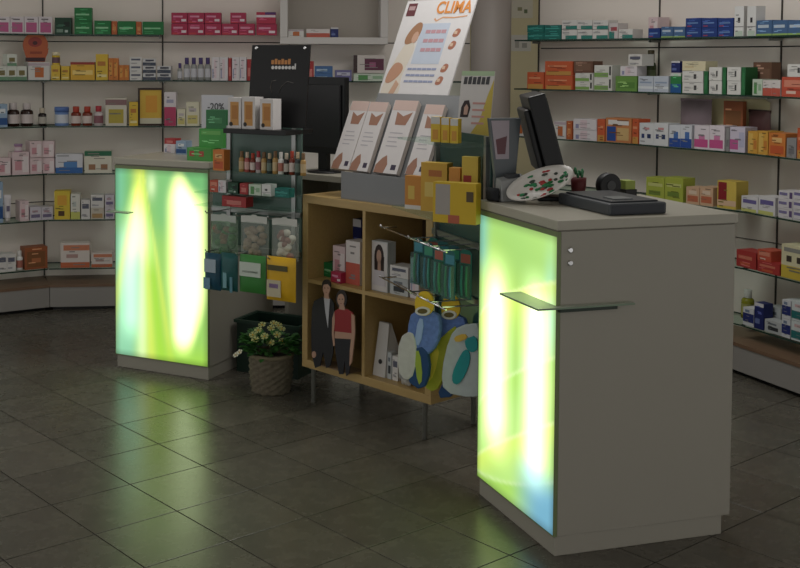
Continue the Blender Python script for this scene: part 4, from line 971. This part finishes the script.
# monitor and staff desk behind the rack
FD = frame((-.05, 6.02), (.75, -.66))
dk = thing('staff_desk', 'white staff desk hidden behind the display rack', 'desk', FD)
MB().box(-.1, .5, 0, .40, 1.0, 1.03).build('desktop', LAMTOP, dk); MB().box(-.08, -.055, .02, .38, 0, 1.0).build('side_panel', LAM, dk); MB().box(.455, .48, .02, .38, 0, 1.0).build('side_panel', LAM, dk)
MB().box(-.055, .455, .34, .36, .3, 1.0).build('modesty_panel', LAM, dk)
FM = FD @ T(0, .12, 0)
a = hit(FM, 301, 120, 0); b = hit(FM, 345, 120, 0); tz = hit(FM, 322, 77, 0).z; bz = 1.13
mo = thing('monitor', 'black flat monitor behind the display rack and black board', 'monitor', FM @ T((a.x+b.x)/2, 0, 1.03))
mw = b.x-a.x
MB().box(-mw/2, mw/2, 0, .035, bz-1.03, tz-1.03).build('housing', BLACK, mo, bevel=.005)
MB().box(-mw*.42, mw*.42, -.012, 0, bz-1.0, tz-1.07).build('back_cover', mat((22, 22, 24), .35, 0, .05, 20), mo, bevel=.004)
MB().box(-.03, .03, .0, .03, .012, bz-1.02).build('neck', BLACK, mo); MB().lathe([(.10, 0), (.10, .008), (.04, .014)], 24, (0, .03)).build('foot', BLACK, mo)

# ------------------------------------------------------------------ display rack between bookcase and right counter
F2 = frame((.3315, 4.87), (.295, -.955)); R2 = .688
r2 = thing('display_rack', 'glass display rack between bookcase and right lit counter', 'rack', F2)
MB().box(.17, R2, .172, .18, .5, 1.34).build('back_panel', mat((44, 74, 70), .25, 0, .1, 6), r2)
Zt, Zm = hit(F2, 455, 146, .02).z, hit(F2, 440, 219, .02).z
Zr1, Zr2 = .915, .70
print('rack2', Zt, Zm)
for z, x0 in ((Zt, .18), (Zm, .12)): MB().box(x0, R2, .0, .17, z-.008, z).build('glass_shelf', [GLASS, GEDGE], r2)
for x in (.2, R2-.03): MB().box(x, x+.02, .155, .172, .5, 1.34).build('post', STEEL, r2)
for z in (Zr1, Zr2):
    MB().box(.17, R2, .160, .171, z-.012, z+.012).build('hook_rail', STEEL, r2)
    MB().tube([(0.0, -.005, z), (.35, -.006, z-.001), (R2, -.005, z)], .0035).build('front_rod', CHROME, r2)
    MB().tube([(0.06, .05, z-.02), (.3, .05, z-.024), (.5, .05, z-.02)], .0028).build('front_rod', CHROME, r2)
    for x in (.03, .34, .44, .54, .64): MB().tube([(x, .165 if x > .1 else .06, z), (x, -.008, z), (x, -.016, z+.012)], .003).build('hook', CHROME, r2)
# packs on the shelves
def pack2(x0, x1, y0, zs, yc, col, label, prints=(), d=.05, turn=0., name='bandage_box'):
    Ft = F2 @ T(0, yc, 0); Ft = frame(Vector((0, 0)), (1, 0)) if False else Ft
    c = hit(F2, (x0+x1)/2, y0, yc); D = (F2 @ c).y; Fq = frame((F2 @ c).xy, (math.cos(turn), math.sin(turn)))
    w_ = abs(hit(Fq, x1, y0).x-hit(Fq, x0, y0).x); h_ = (F2 @ c).z-zs
    m = MB(); m.box(-w_/2, w_/2, 0, d, 0, h_); ms = [paper(col)]
    for k, (u0, v0, u1, v1, cc) in enumerate(prints):
        ms.append(paper(cc)); m.box((u0-.5)*w_, (u1-.5)*w_, -.0005*(k+1), 0, v0*h_, v1*h_, k+1)
    o = m.build(name, ms); o.matrix_world = Fq @ T(0, 0, zs+.0006); tag(o, label, 'box'); return o
YL = (224, 182, 30); AM = (222, 140, 40)
pack2(405, 421, 176, Zm, .03, AM, 'amber bandage box at left of rack shelf', [(.2, .3, .6, .7, (232, 190, 70)), (0, .0, 1, .12, (226, 220, 214))], .03, -.6)
pack2(421, 447, 163, Zm, .08, (226, 170, 40), 'tall amber bandage box in the middle of rack shelf', [(.15, .3, .5, .6, (234, 200, 90)), (.3, .72, .8, .85, (200, 110, 40))], .05, -.6)
pack2(449, 460, 168, Zm, .09, AM, 'narrow orange bandage box behind on rack shelf', [(.2, .2, .8, .6, (206, 100, 40))], .04, -.6)
pack2(462, 478, 157, Zm, .125, (222, 184, 50), 'yellow and red bandage box next to the counter', [(.1, .15, .6, .7, (180, 50, 40))], .03, -.5)
pack2(433, 476, 183, Zm, .02, (222, 176, 14), 'large yellow foot care box with grey foot picture', [(.06, .2, .40, .95, (170, 160, 156)), (.36, .0, .62, .2, (196, 90, 60)), (.78, .55, .94, .8, (90, 70, 40))], .045, -.55)
for k, (x0, x1) in enumerate(((431, 440), (441.5, 449), (450.5, 458))):
    pack2(x0, x1, 117+k, Zt, .03+.02*k, (232, 190, 30), 'small yellow and white pack on upper rack shelf, '+ORD[k]+' from left', [(0, .72, 1, 1, (214, 214, 210)), (.2, .1, .8, .5, (222, 150, 40))], .03, -.6, 'plaster_pack')
FG = F2 @ T(0, .06, Zt) @ RZ(R(38)) @ RX(-R(10))
a = hit(FG, 456, 138, 0); b = hit(FG, 489, 138, 0); c = hit(FG, 463, 71, 0)
pg = thing('price_poster', 'small white and yellow poster with dark heading on upper rack shelf', 'poster', FG @ T(a.x, 0, 0)); gw, gh = b.x-a.x, c.z
print('price poster', gw, gh)
MB().box(0, gw, 0, .004, 0, gh).build('card', paper((220, 214, 212)), pg)
def gq(pts, col, k=1, name='printed_block'): MB().prism([(x*gw, z*gh) for x, z in pts], -.0005*k, 0).build(name, paper(col), pg)
gq([(.35, 0), (1, 0), (1, .88), (.84, .62), (.66, .25)], (214, 186, 60)); gq([(0, .93), (1, .93), (1, 1), (0, 1)], (176, 206, 160))
for k in range(6): gq([(.08+.135*k, .80), (.185+.135*k, .80), (.20+.135*k, .91+.012*(k % 2)), (.10+.135*k, .91)], (70, 70, 74), 2, 'printed_stroke')
for k in range(4): gq([(.42, .5-.1*k), (.8, .5-.1*k), (.8, .53-.1*k), (.42, .53-.1*k)], (214, 150, 140), 2, 'printed_line')
gq([(.06, .3), (.30, .3), (.36, .45), (.3, .56), (.16, .55), (.08, .45)], (50, 34, 34), 2, 'printed_hair'); gq([(.17, .34), (.28, .34), (.3, .45), (.24, .5), (.17, .45)], (206, 160, 140), 3, 'printed_face')
# blister packs hanging
def blister(x, y, z, turn, k, label):
    t = thing('toothbrush_pack', label, 'pack', F2 @ T(x, y, z) @ RZ(turn), 'toothbrush packs on the rack')
    w_, h_ = .058, .185
    MB().prism([(-w_/2, -h_), (w_/2, -h_), (w_/2, -.012), (w_*.3, 0), (-w_*.3, 0), (-w_/2, -.012)], 0, .0012).build('backing_card', paper([(20, 110, 112), (24, 122, 108), (16, 92, 104)][k % 3]), t)
    MB().box(-w_*.4, w_*.4, -.0006, 0, -.05, -.016).build('printed_band', paper([(60, 150, 170), (190, 90, 70), (50, 160, 120)][k % 3]), t)
    for q in (-1, 1):
        MB().tube([(q*w_*.2, -.008, -.06), (q*w_*.2, -.012, -.13), (q*w_*.2, -.008, -h_+.012)], [.004, .0055, .0045]).build('toothbrush', mat([(90, 190, 180), (60, 150, 190), (80, 180, 120)][(k+q) % 3], .35), t)
    MB().box(-w_*.44, w_*.44, -.02, -.0002, -h_+.006, -.054).build('blister_shell', glassy('blister', (200, 230, 225), .8, .1), t)
n_ = 0
for x in (.34, .44, .54, .64):
    for j in range(2):
        blister(x, .03+.065*j, Zr1-.004, R(18+6*j), n_, 'teal toothbrush blister pack, %s hook from bookcase, %s card' % (ORD[int((x-.34)/.10+.01)], ['front', 'rear'][j])); n_ += 1
# bath items on the lower rod, seen turned toward the shop
FH = frame((F2 @ Vector((.25, -.135, 0))).xy, (.80, -.60))
def hpoly(t, pts, m, name, y0, y1, bevel=0.):
    for _ in range(1):
        pts = [r_ for a_, b_ in zip(pts, pts[1:]+pts[:1]) for r_ in ((a_[0]*.75+b_[0]*.25, a_[1]*.75+b_[1]*.25), (a_[0]*.25+b_[0]*.75, a_[1]*.25+b_[1]*.75))]
    q = [hit(FH, *p, 0) for p in pts]; return MB().prism([(p.x, p.z) for p in q], y0, y1).build(name, m, t, bevel=bevel)
BMITT = mat((96, 124, 182), .7, 0, .35, 60, .5); YRING = mat((220, 184, 40), .5); LIMES = mat((170, 176, 50), .6, 0, .15, 40); DNAVY = mat((28, 66, 110), .5, 0, .1, 30); TEALS = mat((30, 140, 140), .5, 0, .1, 30)
def ringpts(cx_, cy_, rx, ry): return circ(cx_, cy_, rx, ry, 0, 360, 20)
for k, (dx, dy, lab) in enumerate(((0, 0, 'blue bath mitt with yellow ring header, left one on lower rod'), (20, 6, 'blue bath mitt with yellow ring header, right one on lower rod'))):
    t = thing('bath_mitt', lab, 'bath mitt', FH @ T(0, .05*k, 0), 'bath mitts on the rack')
    o_ = lambda pts: [(x+dx, y+dy) for x, y in pts]
    hpoly(t, o_(circ(424, 303, 9.5, 12, 180, 360, 10)+circ(424, 306, 9.5, 10, 0, 180, 10)), YRING, 'yellow_header', .0, .008, .002)
    hd = hpoly(t, o_(ringpts(423, 311, 7.5, 4.5)), mat((206, 206, 196), .4), 'hanging_ring', -.004, .002); hpoly(hd, o_(ringpts(423, 311, 5, 2.6)), mat((96, 84, 40), .6), 'ring_hole', -.005, -.0035)
    hpoly(t, o_([(411, 310), (436, 312), (440, 326), (436, 346), (424, 358), (408, 352), (406, 330)]), BMITT, 'mitt', .004, .03, .006)
    if k == 0:
        hpoly(t, [(399, 338), (411, 330), (417, 344), (415, 374), (406, 382), (397, 370)], mat((190, 190, 184), .6, 0, .15, 40), 'white_loofah', -.004, .018, .005)
        hpoly(t, [(408, 350), (426, 346), (430, 372), (422, 392), (405, 380)], DNAVY, 'dark_pad', .0, .02, .004)
        hpoly(t, [(414, 352), (420, 350), (423, 380), (418, 386)], mat((150, 170, 60), .6), 'lime_stripe', -.002, 0)
        hpoly(t, [(418, 318), (424, 320), (420, 346), (414, 344)], mat((150, 176, 214), .6), 'pale_fold', .001, .004)
    else:
        hpoly(t, [(420, 356), (438, 336), (452, 326), (448, 358), (438, 380), (428, 396), (416, 390)], LIMES, 'lime_strap', .0, .018, .004)
        hpoly(t, [(448, 326), (458, 338), (452, 374), (448, 400), (428, 402), (440, 376), (446, 350)], DNAVY, 'dark_strap', .003, .02, .004)
        hpoly(t, [(423, 358), (434, 348), (428, 378), (421, 386)], mat((214, 200, 70), .6), 'yellow_stripe', -.0015, 0)
sl = thing('slipper_pack', 'clear pack of teal soled slippers hanging beside the lit panel', 'pack', FH @ T(0, .02, 0))
hpoly(sl, [(446, 338), (456, 326), (480, 324), (482, 394), (470, 400), (440, 394), (438, 372)], mat((176, 186, 184), .3, 0, .15, 30), 'bag_film', .002, .02, .005)
hpoly(sl, [(462, 350), (467, 352), (468, 362), (463, 376), (456, 386), (450, 384), (450, 374), (456, 360)], TEALS, 'teal_sole', -.003, .003)
hpoly(sl, [(462, 340), (474, 336), (476, 350), (470, 354), (464, 350)], TEALS, 'teal_sole', -.003, .003)
hpoly(sl, [(451, 338), (462, 334), (466, 339), (454, 344)], mat((206, 170, 70), .6), 'gold_label', -.003, .003)
cot = thing('cotton_pack', 'small white packet standing at right of lower bookcase cubby', 'pack', FB @ T(hit(FB, 406, 378, .04).x, .04, BZF+.001))
MB().pillow(.055, .10, .035, seed=4).build('bag', mat((190, 190, 184), .5, 0, .1, 30), cot); MB().box(-.025, .025, -.02, -.016, .03, .06).build('paper_label', paper((150, 150, 146)), cot)

# ------------------------------------------------------------------ on the right counter
def onR(px, py): return atz(px, py, CH)
p = FR @ Vector((.255, .45, 0))
FMo = frame(p.xy, (.10, .995), CH)           # local x: along screen width (away), local y to the left
mn = thing('monitor', 'black tilted monitor seen edge on, on the right counter', 'monitor', FMo)
tl = T(0, .02, .06) @ RX(R(-15)) @ RZ(0)
# screen faces +right (local -y); it leans back to the left at the top
lean = T(0, -.03, .075) @ RX(R(-15))
MB().box(-.02, .34, 0, .066, 0, .335).build('housing', BLACK, mn, lean, bevel=.006)
MB().box(.0, .32, -.003, 0, .02, .315).build('screen', mat((10, 11, 13), .15, 0, 0), mn, lean)
MB().box(.0, .32, .066, .09, .05, .29).build('back_cover', mat((15, 15, 17), .4, 0, .05, 20), mn, lean, bevel=.008)
MB().box(.02, .09, .035, .06, .014, .17).build('neck', BLACK, mn, bevel=.004)
MB().box(0, .10, -.045, .075, 0, .016).build('foot', BLACK, mn, bevel=.004)
# grey slanted holder with a picture
FGh = FR @ T(0, .547, CH+.0006)
gh_ = thing('brochure_holder', 'grey acrylic brochure holder with small picture on counter corner', 'holder', FGh)
hz = hit(FGh, 512, 118, 0).z; hx0 = hit(FGh, 489, 140, 0).x; hx1 = hit(FGh, 521, 140, 0).x
hb0, hb1 = hit(FGh, 498, 180, 0).x, hit(FGh, 514, 180, 0).x
MB().prism([(hb0, 0), (hb1, 0), (hx1, hz), (hx0, hz)], 0, .02).build('holder_body', mat((92, 98, 102), .25, 0, .05, 10), gh_, bevel=.002)
hw_ = hx1-hx0
pc = MB().prism([(hx0+.06*hw_, hz*.97), (hx0+.62*hw_, hz*.97), (hx0+.62*hw_, hz*.5), (hx0+.22*hw_, hz*.5)], -.002, 0).build('picture', paper((186, 172, 182)), gh_)
MB().prism([(hx0+.20*hw_, hz*.74), (hx0+.55*hw_, hz*.78), (hx0+.5*hw_, hz*.56), (hx0+.26*hw_, hz*.56)], -.003, -.002).build('picture_detail', paper((120, 72, 80)), pc)
MB().box(hb0-.01, hb1+.01, -.004, .028, 0, .008).build('base', mat((92, 98, 102), .25, 0, .05, 10), gh_)
# pale grey card reader wedge
wf = FR @ T(.040, .4815, CH+.0006)
cdr = thing('card_reader', 'pale grey wedge shaped card reader at the counter corner', 'card reader', wf)
m = MB(); m.v = [(0, 0, 0), (.10, 0, 0), (.10, .06, 0), (0, .06, 0), (0, .008, .075), (.10, .008, .09), (.10, .05, .10), (0, .05, .085)]
m.f = [(0, 3, 2, 1), (4, 5, 6, 7), (0, 1, 5, 4), (1, 2, 6, 5), (2, 3, 7, 6), (3, 0, 4, 7)]; m.m = [0]*6; m.sm = [False]*6
m.build('housing', mat((150, 152, 152), .5, 0, .05, 20), cdr, bevel=.004); MB().box(.03, .08, .015, .045, .085, .099).build('slot_cover', DGREY, cdr)
# dark soft pouch at the very corner
o = MB().pillow(.06, .05, .034, seed=2).build('cloth_pouch', mat((34, 36, 40), .8, 0, .1, 30)); o.matrix_world = FR @ T(.02, .515, CH+.001) @ RZ(R(-70)); tag(o, 'dark soft pouch behind the card reader on counter corner', 'pouch')
# patterned oval dish, propped up
dp = onR(543, 205)
di = thing('oval_dish', 'white oval dish with green and red leaf pattern propped on counter', 'dish', T(dp.x, dp.y+.045, CH+.066) @ RZ(R(-8)) @ RY(R(-22)) @ RX(R(42)))
m = MB(); rx, ry = .126, .066
m.lathe([(.55, -.012), (.62, -.010), (.80, .0), (1., .012), (1., .016), (.8, .004), (.6, -.006), (.02, -.007)], 32, sx=rx, sy=ry, M=Matrix.Diagonal((1, 1, 1, 1)))
m.build('dish_body', mat((214, 210, 204), .3, 0, .03, 20), di)
rnd = random.Random(5)
for k in range(44):
    a_ = rnd.uniform(0, 6.28); rr = rnd.uniform(.1, .88); zz = .004 if rr > .75 else (-.001 if rr > .6 else -.005)
    MB().ball((rx*rr*math.cos(a_), ry*rr*math.sin(a_), zz), .013 if k % 3 else .008, .007, .003, n=7, m=4).build('leaf_pattern', mat([(30, 110, 60), (40, 130, 80), (170, 50, 50), (60, 70, 60)][k % 4], .5), di)
MB().tube([(-.02, .02, -.012), (-.01, .06, -.03), (0, .075, -.075)], .006).build('prop', mat((200, 200, 200), .3), di)
# dark grey cash tray
c0 = onR(609, 216); Ft = frame(c0.xy, (.957, .29), CH)
tr = thing('cash_tray', 'low dark grey cash tray on the right counter', 'tray', Ft)
tw = (onR(668, 214)-c0).length; td = .34
MB().box(0, tw, 0, td, 0, .040).build('tray_body', mat((66, 70, 74), .45, 0, .08, 20), tr, bevel=.006)
MB().box(.02, tw-.02, .02, td-.02, .040, .046).build('lid', mat((52, 55, 58), .4, 0, .08, 20), tr, bevel=.003)
MB().box(.05, tw*.55, .05, .12, .046, .050).build('keypad', mat((110, 114, 114), .4), tr)
MB().box(.01, tw-.01, -.0015, 0, .004, .034).build('front_strip', mat((36, 40, 48), .4), tr)
# black tape dispenser
q0 = onR(600, 190); Fd = FR @ T(.485, .465, CH+.0006)
tp = thing('tape_dispenser', 'black round tape dispenser behind the cash tray', 'dispenser', Fd)
MB().prism([(-.06, 0), (.06, 0), (.06, .02), (.03, .03), (-.06, .025)], 0, .05).build('base', BLACK, tp, bevel=.003)
MB().lathe([(.042, 0), (.045, .004), (.045, .036), (.042, .04)], 24, M=T(0, .045, .05) @ RX(R(90))).build('roll', mat((26, 27, 30), .5, 0, .1, 20), tp)
MB().lathe([(.018, 0), (.018, .046)], 16, M=T(0, .047, .05) @ RX(R(90))).build('roll_core', mat((60, 62, 64), .4), tp)
q1 = onR(580, 194)
mp = thing('stamp_pot', 'dark red little pot with green sprig behind the dish', 'pot', FR @ T(.39, .543, CH+.0006))
MB().lathe([(.022, 0), (.028, .04), (.030, .075), (.026, .075)], 16).build('pot', mat((96, 34, 36), .5), mp)
for k in range(7): MB().ball((.014*math.cos(k), .014*math.sin(k), .085+.006*(k % 4)), .007, .007, .013, n=6, m=4).build('sprig', mat((70, 130, 90), .6), mp)
MB().box(-.03, .03, -.03, .03, 0, .006).build('saucer', mat((60, 30, 30), .5), mp)
q2 = onR(615, 197)
gb = thing('note_box', 'small lime note box on black base beside tape dispenser', 'box', FR @ T(.585, .495, CH+.0006))
MB().box(-.022, .028, 0, .06, 0, .03).build('base', BLACK, gb, bevel=.002); MB().box(-.02, .022, .004, .056, .03, .062).build('notes', paper((150, 170, 60)), gb)

# ------------------------------------------------------------------ on the left counter
def onL(px, py): return atz(px, py, CH)
FL2 = frame(onL(175, 156).xy, (.889, -.457), CH)
def onleft(x0, x1, y0, yb, style, label, d=.06, name='medicine_box', zs=CH, off=0., y1=None):
    q = onL((x0+x1)/2, yb); F_ = frame(q.xy, (.889, -.457)); a = hit(F_, x0, y0, off); b = hit(F_, x1, y0, off); t_ = hit(F_, (x0+x1)/2, y0, off).z
    z = zs if y1 is None else hit(F_, (x0+x1)/2, y1, off).z
    m, ms = carton_mesh(b.x-a.x, t_-z, d, style); o = m.build(name, ms); o.matrix_world = F_ @ T((a.x+b.x)/2, off, z); tag(o, label, 'box'); return o
onleft(164, 175, 144, 153, 'whitepink', 'small white box at left on the left counter')
onleft(164.5, 175, 138.5, 153, 'redthin', 'dark red box lying on small white box, left counter', y1=144)
onleft(176, 186, 141, 154.5, 'bluebox', 'small blue and white box on the left counter')
onleft(187, 211, 148, 161, 'promogreen', 'lowest green carton with red dots on left counter', d=.10)
onleft(199, 223, 129, 161, 'promogreen2', 'middle bright green carton on left counter', y1=148, d=.08, off=.015)
onleft(206, 226, 110, 161, 'promogreen3', 'upper dark green carton on left counter', y1=129, d=.07, off=.02)
q = onL(205, 159); Fs = frame(q.xy, (.889, -.457)) @ T(0, .12, 0) 
a = hit(Fs, 201.5, 130); b = hit(Fs, 233, 130); t_ = hit(Fs, 215, 95).z
sg = thing('price_sign', 'white discount sign reading minus 20 behind green cartons', 'sign', Fs @ T(a.x, 0, CH)); sw, sh_ = b.x-a.x, t_-CH
MB().box(0, sw, 0, .004, 0, sh_).build('card', paper((206, 206, 214)), sg); MB().box(sw*.1, sw*.9, -.02, .05, 0, .004).build('foot', ACRYL, sg)
text('-20%', .052, paper((70, 70, 76)), sg, T(sw*.46, -.001, sh_*.76), bold=.0006)
MB().lathe([(.018, 0), (.018, .001)], 14, M=T(sw*.16, 0, sh_*.42) @ RX(R(90))).build('red_mark', paper((190, 60, 60)), sg)
a = hit(F1, 222, 200, -.12); b = hit(F1, 246, 200, -.12); zz = hit(F1, 234, 207, -.12).z
MB().box(.0, RW-.002, -.15, -.001, zz-.005, zz).build('glass_shelf', [GLASS, GEDGE], rk)
sh_carton('cosmetic_box', 'flat dark red box on lowest glass shelf of the rack', 'box', F1 @ T((a.x+b.x)/2, -.12, zz+.0006), None, b.x-a.x, min(hit(F1, 234, 196.5, -.12).z, Z3-.008)-zz, .06, 'redthin')
a = hit(F1, 213, 160, -.13); b = hit(F1, 224, 160, -.13)
sh_carton('medicine_box', 'orange carton standing at left end of upper rack shelf', 'box', F1 @ T((a.x+b.x)/2, -.13, Z2+.0006), None, b.x-a.x, hit(F1, 218, 150, -.13).z-Z2, .05, 'orangered')

# ------------------------------------------------------------------ on the floor
# dark green crate
cb = atz(262, 372, 0)
Fc = frame((-.345, 5.925), (.889, -.457)); gbm = mat((24, 46, 36), .4, 0, .1, 12)
cr_ = thing('storage_crate', 'dark green open crate on the floor under the display rack', 'crate', Fc)
m = MB(); w0, d0, h0, th = .36, .22, .27, .012
for (x0, x1, y0, y1) in ((0, w0, 0, th), (0, w0, d0-th, d0), (0, th, th, d0-th), (w0-th, w0, th, d0-th)): m.box(x0, x1, y0, y1, .012, h0)
m.build('walls', gbm, cr_); MB().box(0, w0, 0, d0, 0, .012).build('bottom', gbm, cr_)
m = MB()
for (x0, x1, y0, y1) in ((-.012, w0+.012, -.012, .004), (-.012, w0+.012, d0-.004, d0+.012), (-.012, .004, .004, d0-.004), (w0-.004, w0+.012, .004, d0-.004)): m.box(x0, x1, y0, y1, h0-.012, h0+.004)
m.build('rim', mat((34, 58, 46), .4, 0, .1, 12), cr_)
# wicker pot with primroses
pp = atz(270.5, 396, 0)
FPp = T(pp.x, pp.y+.085, 0)
pt = thing('flower_pot', 'wicker basket pot with pale yellow primroses beside bookcase', 'flower pot', FPp)
m = MB(); rows, cols_ = 12, 48; hp_ = .185
for j in range(rows*2+1):
    v = j/(rows*2); r0 = .090+.014*v+.006*math.sin(v*math.pi)
    for i in range(cols_):
        a_ = 2*math.pi*i/cols_; wv = .0055*math.sin(i*math.pi/2+(j//2 % 2)*math.pi)+(.0025 if j % 2 else -.002)
        m.v.append(((r0+wv)*math.cos(a_), (r0+wv)*math.sin(a_), v*hp_))
for j in range(rows*2):
    for i in range(cols_):
        k = (i+1) % cols_; m.f.append((j*cols_+i, j*cols_+k, (j+1)*cols_+k, (j+1)*cols_+i)); m.m.append(0); m.sm.append(True)
m.f.append(tuple(range(cols_-1, -1, -1))); m.m.append(0); m.sm.append(False)
m.build('woven_basket', mat((112, 104, 88), .85, 0, .5, 55, .7), pt)
rim = MB(); rim.lathe([(.104, hp_-.012), (.113, hp_-.008), (.115, hp_+.004), (.108, hp_+.012), (.098, hp_+.006)], 32, cap=False); rim.build('rim', mat((126, 116, 94), .8, 0, .3, 60, .3), pt)
MB().lathe([(.1, hp_-.02), (.001, hp_-.012)], 24, cap=False).build('soil', mat((40, 32, 26), .9), pt)
rnd = random.Random(11); m = MB()
for k in range(170):
    a_ = rnd.uniform(0, 6.283); rr = .02+.10*math.sqrt(rnd.random()); z = hp_+rnd.uniform(.0, .085)
    L_ = rnd.uniform(.035, .06); dr = Vector((math.cos(a_), math.sin(a_), rnd.uniform(-.3, .8))).normalized(); s_ = dr.cross(Vector((0, 0, 1))).normalized()*L_*.32; up = s_.cross(dr).normalized()*L_*.12
    p0 = Vector((rr*math.cos(a_), rr*math.sin(a_), z))
    pts = [p0, p0+dr*L_*.35+s_+up, p0+dr*L_*.75+s_*.8+up, p0+dr*L_, p0+dr*L_*.75-s_*.8+up, p0+dr*L_*.35-s_+up]
    mid = p0+dr*L_*.55-up*.6
    for i in range(6): m.face([pts[i], pts[(i+1) % 6], mid], rnd.randrange(2))
o = m.build('foliage', [mat((44, 92, 40), .5, 0, .2, 30), mat((60, 112, 48), .5, 0, .2, 30)], pt); o['kind'] = 'stuff'
def flower(x, y, z, r_, col=(176, 180, 116)):
    m = MB(); tilt = Vector((x*3, y*3-.5, .8)).normalized(); u = tilt.cross(Vector((1, .2, 0))).normalized(); v = tilt.cross(u); c = Vector((x, y, z))
    for k in range(5):
        a0 = k*2*math.pi/5; pc_ = [c]
        for da, q in ((-.5, .6), (-.42, 1.), (0, .9), (.42, 1.), (.5, .6)): pc_.append(c+(u*math.cos(a0+da)+v*math.sin(a0+da))*r_*q+tilt*.006)
        m.face(pc_, 0)
    m.ball(tuple(c+tilt*.004), r_*.2, r_*.2, r_*.2, 1, 6, 4); m.build('flower', [mat(col, .6, 0, .06, 30), mat((214, 170, 50), .6)], pt)
for (x, y, z) in ((-.075, -.05, .275), (-.062, -.02, .315), (-.03, -.06, .295), (.0, -.02, .325), (.03, -.05, .30), (.035, .0, .335), (.055, -.04, .265), (-.045, .03, .33), (.012, .04, .335), (-.088, -.01, .29), (.0, -.075, .268), (.05, .03, .31)):
    flower(x, y, z-.012, .021)
for k, (x, z) in enumerate(((-.150, .20), (-.168, .186))):
    flower(x, -.04, z, .016, (224, 220, 200)); MB().tube([(-.07, -.03, .20), (-.12, -.04, .225), (x, -.04, z)], .0022).build('stem', mat((60, 100, 50), .6), pt)
print('LABELS', len(LABELS))
